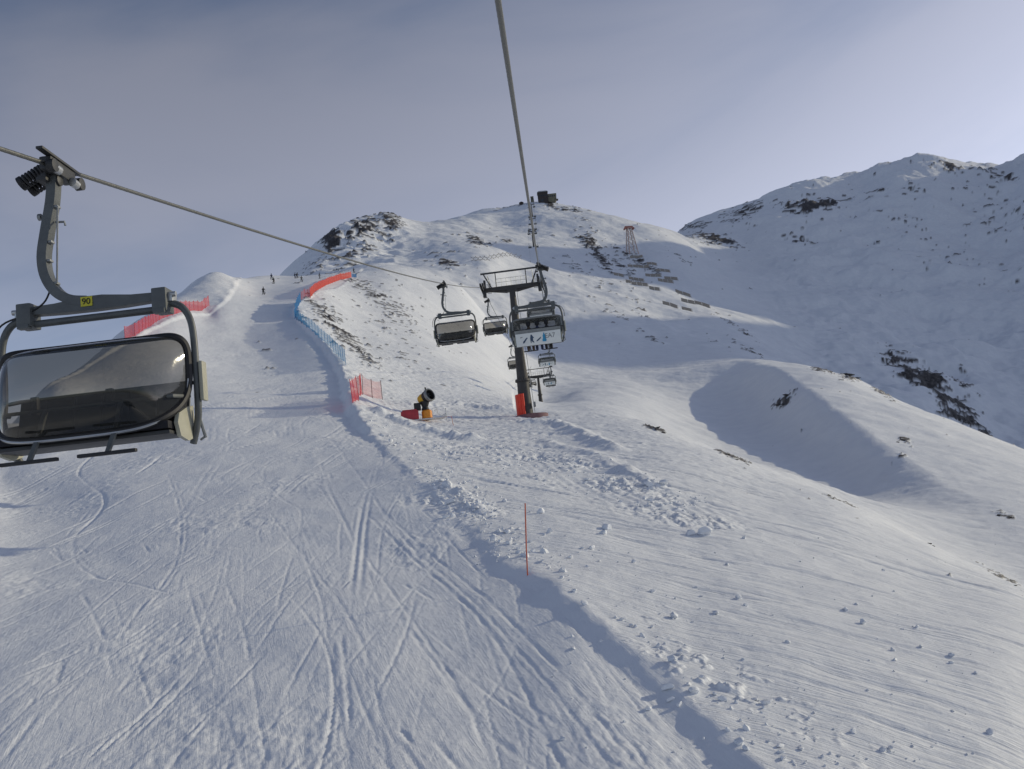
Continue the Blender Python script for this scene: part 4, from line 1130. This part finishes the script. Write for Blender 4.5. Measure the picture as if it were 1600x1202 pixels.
# skiing: knees bent, hands forward; facing -Y
SKI_J = [(0, .12, .82), (0, .04, 1.08), (0, -.04, 1.32), (0, -.08, 1.45), (0, -.12, 1.55),
         (-.12, .10, .78), (-.15, -.12, .50), (-.16, .02, .16), (-.16, -.10, .08), (.12, .10, .78), (.15, -.12, .50), (.16, .02, .16), (.16, -.10, .08),
         (-.20, -.02, 1.34), (-.30, -.06, 1.10), (-.33, -.28, 1.02), (-.33, -.36, 1.02), (.20, -.02, 1.34), (.30, -.06, 1.10), (.33, -.28, 1.02), (.33, -.36, 1.02)]
SKI_E = [(0, 1), (1, 2), (2, 3), (3, 4), (0, 5), (5, 6), (6, 7), (7, 8), (0, 9), (9, 10), (10, 11), (11, 12), (2, 13), (13, 14), (14, 15), (15, 16), (2, 17), (17, 18), (18, 19), (19, 20)]
SKI_R = [.15, .16, .17, .075, .08, .11, .085, .075, .07, .11, .085, .075, .07, .085, .065, .055, .05, .085, .065, .055, .05]
ski_body = skin_body('body', SKI_J, SKI_E, SKI_R, 2)
head_m = MB().lathe([(.02, -.13), (.075, -.10), (.10, -.02), (.105, .05), (.085, .11), (.03, .14)], (0, -.13, 1.66), (0, 0, 1), 14).mesh('helmet')
ski_m = MB().box((0, 0, 0), (.09, 1.5, .02)).add([(-.045, -.75, -.01), (.045, -.75, -.01), (.03, -.92, .09), (-.03, -.92, .09)], [(0, 1, 2, 3)]).mesh('ski')
pole_m = MB().tube([(0, 0, 0), (.04, .55, -.92)], .012, 5).mesh('ski_pole')
COATS = [pm('black_skiwear', (.015, .016, .02), .8, 0, .3), pm('navy_skiwear', (.02, .03, .07), .8, 0, .3), pm('brown_skiwear', (.07, .05, .035), .8, 0, .3), pm('grey_skiwear', (.13, .13, .12), .8, 0, .3)]
SKIERS = [(412,461,0,.5,'lone skier in black low on the run, nearest to the camera'),(428,444,0,-.4,'skier in dark clothes, right of two close together on the run'),(424.5,437.5,1,.2,'skier in navy, left and upper of two close together'),
          (461,435,1,1.2,'skier on the crest of the run, left of a close pair'),(464.5,434.5,0,.9,'skier on the crest of the run, right of a close pair'),(471.5,441,3,.3,'skier in grey below the pair on the crest'),
          (499.5,436,0,1.5,'dark skier at the crest just above the orange net'),(553,427,0,1.0,'distant skier on the skyline beyond the end of the orange net')]
def person_mats(root, coat):
    for ch in root.children: pass
for (px, py, ci, rz, lab) in SKIERS:
    p = on_ground(px, py, hi=330)
    root = thing('person', lab, 'person', p, rz, 'skiers on the run')
    bd = bpy.data.objects.new('body', ski_body); COL.objects.link(bd); bd.parent = root
    if len(ski_body.materials) == 0: ski_body.materials.append(None)
    bd.material_slots[0].link = 'OBJECT'; bd.material_slots[0].material = COATS[ci]
    link('helmet', head_m, COATS[0], root)
    for s in (-1, 1):
        k = link('ski', ski_m, M_DARK, root); k.location = (s * .16, -.05, .03); k.rotation_euler = (math.radians(-12), 0, s * .06)
        q = link('ski_pole', pole_m, M_DARK, root); q.location = (s * .33, -.36, 1.02)
# seated passengers of the EA7 chair
SEAT_J = [(0, 0, .12), (0, .05, .36), (0, .04, .58), (0, .0, .70), (0, -.02, .80),
          (-.10, -.02, .10), (-.13, -.42, .12), (-.13, -.50, -.30), (-.13, -.62, -.34), (.10, -.02, .10), (.13, -.42, .12), (.13, -.50, -.30), (.13, -.62, -.34),
          (-.19, .02, .60), (-.24, -.08, .36), (-.14, -.32, .30), (-.11, -.38, .30), (.19, .02, .60), (.24, -.08, .36), (.14, -.32, .30), (.11, -.38, .30)]
seat_body = skin_body('body', SEAT_J, SKI_E, [r * .98 for r in SKI_R], 2)
seat_head = MB().lathe([(.02, -.14), (.08, -.11), (.11, -.02), (.115, .06), (.09, .12), (.03, .15)], (0, -.03, .92), (0, 0, 1), 16).mesh('helmet')
for k, (x, ci, lab) in enumerate([(-.45, 0, 'rightmost passenger in black seen through the bubble of the EA7 chair'), (.0, 1, 'middle passenger in navy seen through the bubble of the EA7 chair'), (.42, 2, 'leftmost passenger in brown seen through the bubble of the EA7 chair')]):
    loc = ea.location + Matrix.Rotation(UP, 3, 'Z') @ Vector(((XC + x) * 1.06, -.21, -3.81))
    root = thing('person', lab, 'person', loc, UP, 'passengers on the chair')
    bd = bpy.data.objects.new('body', seat_body); COL.objects.link(bd); bd.parent = root
    if len(seat_body.materials) == 0: seat_body.materials.append(None)
    bd.material_slots[0].link = 'OBJECT'; bd.material_slots[0].material = COATS[ci]
    link('helmet', seat_head, COATS[0], root)

# ------------------------------------------------------------------ avalanche barriers, trestles, pylon, summit station
def barrier(px, py, wpx, label):
    p = hit(px, py + 2.2, lo=330); p.z = ground(p.x, p.y); W = wpx / FOC * p.y * 1.02
    n = max(2, int(round(W / 4.0)) + 1)
    t = thing('avalanche_barrier', label, 'avalanche barrier', p, math.radians(-6), 'avalanche barriers on the slope below the pylon')
    Hb = 3.3
    gz = [ground(p.x + (k / (n - 1) - .5) * W, p.y) - p.z for k in range(n)]
    tilt = Vector((0, .55, .83))
    for k in range(n):
        x = (k / (n - 1) - .5) * W
        MB().tube([Vector((x, -.1, gz[k] - .6)), Vector((x, 0, gz[k])) + tilt * Hb], .12, 5).build('post', M_WOOD, t)
        MB().tube([Vector((x, 2.2, gz[k] - .1)), Vector((x, 0, gz[k])) + tilt * Hb * .7], .09, 5).build('prop', M_WOOD, t)
    for r in range(6):
        mb = MB()
        for k in range(n - 1):
            x0, x1 = (k / (n - 1) - .5) * W - .1, ((k + 1) / (n - 1) - .5) * W - .35
            a, b_ = Vector((x0, -.16, gz[k])) + tilt * (.35 + r * .55), Vector((x1, -.16, gz[k + 1])) + tilt * (.35 + r * .55)
            mb.tube([a, b_], 1.0, 4, True, sq=(.07, .17))
        o = mb.build('slat', M_WOOD, t, False)
        if n > 2: o['kind'] = 'stuff'
    return t
BARR = [(967,428,15,'short barrier alone at the left end of the field'),(995,437,23,'broad barrier left of centre in the field'),(983,444,8,'very short barrier at the left of the lower middle row'),(1001,449,25,'long low barrier in the lower middle row'),(1024,455,16,'short dark barrier at the right of the lower middle row'),
        (998,415,33,'long barrier in the upper row under the pylon'),(1019,411,15,'short barrier beside the rocks right of the pylon foot'),(1021,428,24,'barrier in the middle row, left of a close pair'),(1049,434,20,'barrier in the middle row, right of a close pair'),(1041,441,23,'barrier just below the right end of the middle row'),
        (1036,421,22,'barrier high on the right side of the field'),(1068,458,22,'single dark barrier at the right, above the longest row'),(1076,472,20,'left barrier of the lowest right row'),(1098,475,22,'right barrier of the lowest right row'),(1048,477,22,'barrier of the lowest left row, left one'),(1074,482,15,'barrier of the lowest left row, right one'),(995,402,20,'topmost barrier right at the foot of the pylon')]
for px, py, w, lab in BARR: barrier(px, py, w, 'grey slatted avalanche ' + lab)
xt = MB()
for s in (-1, 1): xt.tube([(-s * 1.5, 0, -.3), (s * 1.5, 0, 2.9)], .13, 4)
for z in (.6, 2.1): xt.tube([(-1.7, 0, z), (1.7, 0, z)], .09, 4)
xt = xt.mesh('snow_trestle'); xt.materials.append(M_WOOD)
for k in range(11):
    o = link('snow_trestle', xt, None); p = hit(740 + k * 7.2, 406.5 + .25 * math.sin(k * 1.7), lo=330); p.z = ground(p.x, p.y); o.location = p; o.rotation_euler = (0, 0, .1 * math.sin(k * 2.3))
    tag(o, 'crossed timber trestle in the faint row above the tower crossarm, %s from the left' % ORD[k], 'trestle', 'row of crossed snow trestles')
py_ = hit(988, 397, lo=400); py_.z = ground(py_.x, py_.y)
M_PYL = pm('pale_red_pylon_steel', (.52, .36, .30), .6, .1, .2, .3)
M_PYLW = pm('white_pylon_steel', (.60, .54, .50), .6, .1, .15, .3)
PH = 45 / FOC * py_.y
pyl = thing('cableway_pylon', 'red and white lattice pylon standing on the slope right of the lift', 'pylon', py_, .25)
def leg_at(sx, sy, z): k = 1 - .62 * z / PH; return Vector((sx * 3.9 * k, sy * 3.9 * k, z))
for sx, sy in ((-1, -1), (1, -1), (1, 1), (-1, 1)):
    MB().tube([leg_at(sx, sy, -2), leg_at(sx, sy, PH * .93)], .34, 6).build('leg', M_PYL, pyl)
for lv in range(5):
    z0, z1 = PH * .93 * lv / 5, PH * .93 * (lv + 1) / 5; br = MB()
    cs = [(-1, -1), (1, -1), (1, 1), (-1, 1)]
    for i in range(4):
        a, c = cs[i], cs[(i + 1) % 4]
        br.tube([leg_at(*a, z0), leg_at(*c, z1)], .17, 4); br.tube([leg_at(*c, z0), leg_at(*a, z1)], .17, 4); br.tube([leg_at(*a, z1), leg_at(*c, z1)], .17, 4)
    br.build('bracing', M_PYLW, pyl)
hd = MB(); hd.box((0, 0, PH * .95), (8.4, 2.4, 1.0), bev=.2); hd.box((0, 0, PH), (7.2, 1.6, .9), bev=.2)
for s in (-1, 1): hd.box((s * 3.9, 0, PH * .92), (.9, 4.0, 1.2), bev=.2)
hd.build('pylon_head', pm('red_steel', (.42, .17, .13), .6, .1, .2, .3), pyl)

sb = at(852, 316, 985); sb.z = ground(sb.x, sb.y) - .5
M_WALL = pm('dark_timber_cladding', (.045, .036, .034), .8, 0, .3, .3)
M_WALL2 = pm('olive_grey_cladding', (.16, .15, .11), .8, 0, .25, .3)
M_WIN = pm('dark_window', (.02, .03, .04), .15, 0, .2, 1)
M_ROOF = pm('snowy_metal_roof', (.30, .31, .33), .6, .1, .2, .5)
k_ = 985 / FOC
stn = thing('summit_station', 'dark blocky lift station crowning the summit', 'building', sb, 0)
def P(px, py): return ((px - 852) * k_, (316 - py) * k_)
x0, z1 = P(841, 300); x1, _ = P(857, 300)
MB().box(((x0 + x1) / 2, 0, z1 / 2 - 1), (x1 - x0, 10, z1 + 2), bev=.2).build('main_block', M_WALL, stn)
rf = MB().prism([(x0 - .6, z1), (x0 + 1.2, z1 + 1.3), (x1 - 1, z1 + 1.0), (x1 + .5, z1)], (0, 5.6, 0), (1, 0, 0), (0, 0, 1), 11.2).build('roof', M_ROOF, stn)
MB().box((x1 - 1.6, 1, z1 + 1.7), (.5, .5, 1.8)).build('chimney', M_WALL, rf)
for q in range(4): MB().box((x0 + 1.6 + q * 2.6, -5.02, z1 * .62), (1.7, .12, 1.6)).build('window', M_WIN, stn)
MB().box((x0 + 4.2, -5.03, 1.2), (3.4, .14, 3.0)).build('door', M_WIN, stn)
x2, z2 = P(871, 304)
MB().prism([(x1, -1), (x2 - 2.5, -2.5), (x2 - .6, .6), (x2, z2 - .5), (x2 - .4, z2), (x1, z2)], (0, 4.0, 0), (1, 0, 0), (0, 0, 1), 8.0).build('terrace_wing', M_WALL2, stn)
for q in range(4): MB().box((x1 + 1.2 + q * 2.1, -4.02, z2 * .66), (1.5, .1, 1.7)).build('window', M_WIN, stn)
tr_ = MB(); tr_.tube([(x2 - 3, -4.2, 1.9), (x2 + 1.3, -4.2, 2.1)], .12, 4); tr_.box((x2 - .6, -1, 1.3), (4.2, 6, .3)); tr_.build('terrace_deck', M_WALL, stn)
hp = at(832, 316, 990); hp.z = ground(hp.x, hp.y) - .6
hut = thing('drive_housing', 'small grey tower-like housing left of the summit station', 'building', hp, 0)
MB().box((0, 0, 2.6), (4.0, 4, 7.2), bev=.2, taper=.82).build('wall', M_WALL2, hut)
MB().box((0, 0, 6.5), (3.6, 3.8, .6), bev=.1).build('roof', M_WALL, hut)
MB().box((0, -1.95, 3.8), (1.8, .3, 1.6)).build('window', M_WIN, hut)
lp = at(814.5, 317.5, 985); lp.z = ground(lp.x, lp.y) - .5
ls = thing('low_shed', 'low dark shed farthest left on the summit', 'building', lp, 0)
MB().box((0, 0, 1.1), (4.6, 4, 2.8), bev=.1).build('wall', M_WALL, ls)
MB().prism([(-2.6, 0), (0, 1.1), (2.6, 0)], (0, 2.3, 2.45), (1, 0, 0), (0, 0, 1), 4.6).build('roof', M_WALL, ls)

# ------------------------------------------------------------------ blocks and crumbs of snow, stones
def lump_mesh(seed, flat=.75, sub=3, rough=.32):
    bm = bmesh.new(); bmesh.ops.create_icosphere(bm, subdivisions=sub, radius=1.0)
    P_ = np.array([v.co for v in bm.verts]); r_ = np.random.default_rng(seed)
    d = np.ones(len(P_))
    for _ in range(14):      # broken faces
        n = r_.normal(size=3); n /= np.linalg.norm(n); off = r_.uniform(.42, .82)
        q = P_ @ n; P_ = np.where((q > off)[:, None], P_ - np.outer(q - off, n) * .92, P_)
    nz = fbm(P_[:, 0] * 1.7 + seed, P_[:, 1] * 1.7 + P_[:, 2] * 1.3, 3, seed)
    P_ *= (1 + rough * .4 * nz)[:, None]
    P_[:, 2] *= flat
    for v, q in zip(bm.verts, P_): v.co = q
    me = bpy.data.meshes.new('snow_block'); bm.to_mesh(me); bm.free()
    me.polygons.foreach_set('use_smooth', [True] * len(me.polygons)); me.set_sharp_from_angle(angle=math.radians(32))
    return me
LM = [lump_mesh(100 + k) for k in range(6)]
for m_ in LM: m_.materials.append(M_LUMP)
rk = random.Random(5)
BLOCKS = [(1085,1093,22,'large squarish snow block by the lower right edge of the run'),(1043,1080,24,'big snow block just left of the squarish one by the run edge'),(1047,1097,16,'snow block tucked below the big ones by the run edge'),(1062,1108,13,'smallest of the four snow blocks by the lower run edge'),
 (1140,1161,13,'snow block low on the bank near the bottom of the picture'),(1160,1182,20,'lumpy snow block nearest the bottom edge'),(1170,1194,14,'snow block at the very bottom beside the bank'),
 (948,822,20,'upright snow block right of the marker pole top'),(944,832,16,'flat snow block leaning on the upright one'),(1102,831,30,'widest snow clod right of the churned strip'),(1078,832,18,'snow clod left of the widest one'),
 (860,831,16,'snow clod right of the marker pole'),(846,800,15,'snow clod at the top of the marker pole'),(924,856,13,'snow clod below the upright block'),(910,857,8,'small clod beside the one below the upright block'),
 (1037,757,18,'rounded snow clod on the upper debris, right one'),(1012,755,20,'rounded snow clod on the upper debris, left one'),(700,762,22,'snow clod at the run edge, upper one'),(748,790,16,'snow clod at the run edge, middle one'),(702,787,18,'snow clod at the run edge, lower one'),
 (1155,934,14,'larger clod of the two on the open slope'),(1165,945,11,'smaller clod of the two on the open slope'),(1348,972,14,'largest clod of the scattered group on the right slope'),(1321,951,9,'clod up-slope left in the scattered group'),(1338,943,8,'top clod of the scattered group on the right slope'),
 (1487,1021,12,'clod farthest right on the open slope'),(1487,1033,9,'small clod under the one farthest right'),(1396,1013,11,'clod lying alone below the scattered group'),(1440,1009,10,'clod between the lone one and the farthest right'),(1409,981,8,'small clod of a loose row on the right slope'),(1433,979,8,'small clod at the right of the loose row'),
 (1525,1051,10,'clod low on the right slope near the frame edge'),(1164,844,9,'small clod below the wide clods, right'),(1136,880,8,'small clod on the slope under the wide clods'),(990,880,11,'clod on the slope below the upright block'),(900,935,11,'clod on the bank right of the marker pole foot'),(916,958,13,'clod on the bank below the pole, middle'),(880,915,9,'clod on the bank just beside the pole foot'),(1394,1178,12,'clod near the bottom edge, right of the bank'),(1195,1121,8,'small clod beside the bank near the bottom')]
for px, py, w, lab in BLOCKS:
    p = hit(px, py + w * .25, hi=120); p.z = ground(p.x, p.y)
    r_ = w / 2 / FOC * p.y
    o = link('snow_block', rk.choice(LM), None)
    o.location = p + Vector((0, 0, r_ * .35)); o.scale = (r_ * rk.uniform(.95, 1.15), r_ * rk.uniform(.7, 1.0), r_ * rk.uniform(.8, 1.05)); o.rotation_euler = (rk.uniform(-.3, .3), rk.uniform(-.3, .3), rk.uniform(0, 6.28))
    tag(o, lab, 'snow block', 'broken snow blocks beside the run')
# crumbs nobody could count: one mesh
small = [np.array([tuple(v.co) for v in lump_mesh(300 + k, .8, 1).vertices]) for k in range(4)]
sm_f = np.array([tuple(p_.vertices) for p_ in lump_mesh(300, .8, 1).polygons])
cv, cf = [], []
def crumb(x, y, r):
    k = rk.randrange(4); a = rk.uniform(0, 6.28); c_, s_ = math.cos(a), math.sin(a)
    v = small[k] * np.array([r * rk.uniform(.8, 1.3), r * rk.uniform(.7, 1.1), r * rk.uniform(.7, 1.1)])
    v = np.stack([v[:, 0] * c_ - v[:, 1] * s_ + x, v[:, 0] * s_ + v[:, 1] * c_ + y, v[:, 2] + ground(x, y) + r * .25], -1)
    cf.append(sm_f + len(cv) * len(v)); cv.append(v)
ep = [p_ for p_ in edge_pts]
for i in range(520):      # along the bank
    t = rk.random() ** 1.25 * (len(ep) * .52); j = min(int(t), len(ep) - 2); f_ = t - j
    x, y = ep[j][0] + f_ * (ep[j + 1][0] - ep[j][0]), ep[j][1] + f_ * (ep[j + 1][1] - ep[j][1])
    dx, dy = ep[j + 1][0] - ep[j][0], ep[j + 1][1] - ep[j][1]; L_ = math.hypot(dx, dy)
    o_ = rk.expovariate(1 / 1.0) + .4
    if fbm(np.array([x / 3.0]), np.array([y / 3.0]), 2, 333)[0] < -.15 and rk.random() < .8: continue
    crumb(x + dy / L_ * o_, y - dx / L_ * o_, min(.16, .012 + rk.expovariate(1 / .024)) * (1 + y / 90))
for i in range(130):       # rolled down over the open slope
    px, py = rk.uniform(860, 1560), rk.uniform(800, 1190)
    p = hit(px, py, hi=90)
    crumb(p.x, p.y, min(.12, .015 + rk.expovariate(1 / .022)))
for i in range(1100):      # in the churned snow
    c_ = rk.choice([(690,705,40,10),(760,705,60,12),(830,720,60,14),(900,735,60,14),(960,755,50,12),(1040,785,45,12),(720,775,35,25),(690,760,25,20),(740,800,30,20),(790,850,40,25)])
    p = hit(rk.gauss(c_[0], c_[2] * .7), rk.gauss(c_[1], c_[3] * .7), hi=120)
    crumb(p.x, p.y, min(.2, .02 + rk.expovariate(1 / .04)))
me = bpy.data.meshes.new('snow_crumbs'); me.from_pydata(np.concatenate(cv).tolist(), [], np.concatenate(cf).tolist()); me.update()
me.polygons.foreach_set('use_smooth', [True] * len(me.polygons)); me.set_sharp_from_angle(angle=math.radians(40)); me.materials.append(M_LUMP)
o = bpy.data.objects.new('snow_crumbs', me); COL.objects.link(o); o['kind'] = 'stuff'; tag(o, 'crumbs of snow scattered along the bank and over the churned strip', 'snow')

SMESH = [lump_mesh(500 + k, .55, 3, .6) for k in range(3)]
for m_ in SMESH: m_.materials.append(M_ROCK)
def outcrop(label, stones):
    """a few dark stones standing out of the snow together"""
    first = hit(stones[0][0], stones[0][1], hi=420); first.z = ground(first.x, first.y)
    t = thing('rock_outcrop', label, 'rock', first, 0, 'rocks showing through the snow')
    for px, py, w, h_ in stones:
        p = hit(px, py, hi=420); p.z = ground(p.x, p.y); r_ = w / 2 / FOC * p.y
        s = link('stone', rk.choice(SMESH), None, t); s.location = p - first
        s.scale = (r_, r_ * .8, max(r_ * .5, h_ / FOC * p.y)); s.rotation_euler = (rk.uniform(-.2, .2), rk.uniform(-.1, .35), rk.uniform(-.5, .5))
outcrop('pair of dark rocks on the shaded face of the dome', [(1213, 606, 17, 4), (1228, 603, 14, 4), (1221, 608, 10, 3)])
outcrop('dark ledge on the lit crest of the dome', [(1325, 590, 22, 4), (1340, 593, 12, 3), (1297, 583, 12, 3)])
outcrop('small rock alone on the right side of the dome', [(1412, 686, 14, 4), (1403, 690, 8, 3)])
outcrop('flat dark rock on the crease right of the tower', [(1018, 668, 10, 2), (1027, 671, 14, 2), (1037, 676, 10, 2)])
outcrop('string of thin dark stones along the crest of the near slope', [(1126, 708, 10, 1.6), (1137, 712, 11, 1.6), (1150, 718, 9, 1.4), (1162, 722, 7, 1.2)])
outcrop('single curved dark rock on the crest at the right', [(1452, 849, 10, 2.4), (1459, 854, 8, 2)])
outcrop('dark rocks on the crest at the right frame edge', [(1577, 908, 12, 3), (1586, 914, 10, 2.4), (1595, 921, 9, 2)])
outcrop('rocks sticking out low on the right side of the dome', [(1563, 803, 12, 2.5), (1578, 808, 9, 2)])
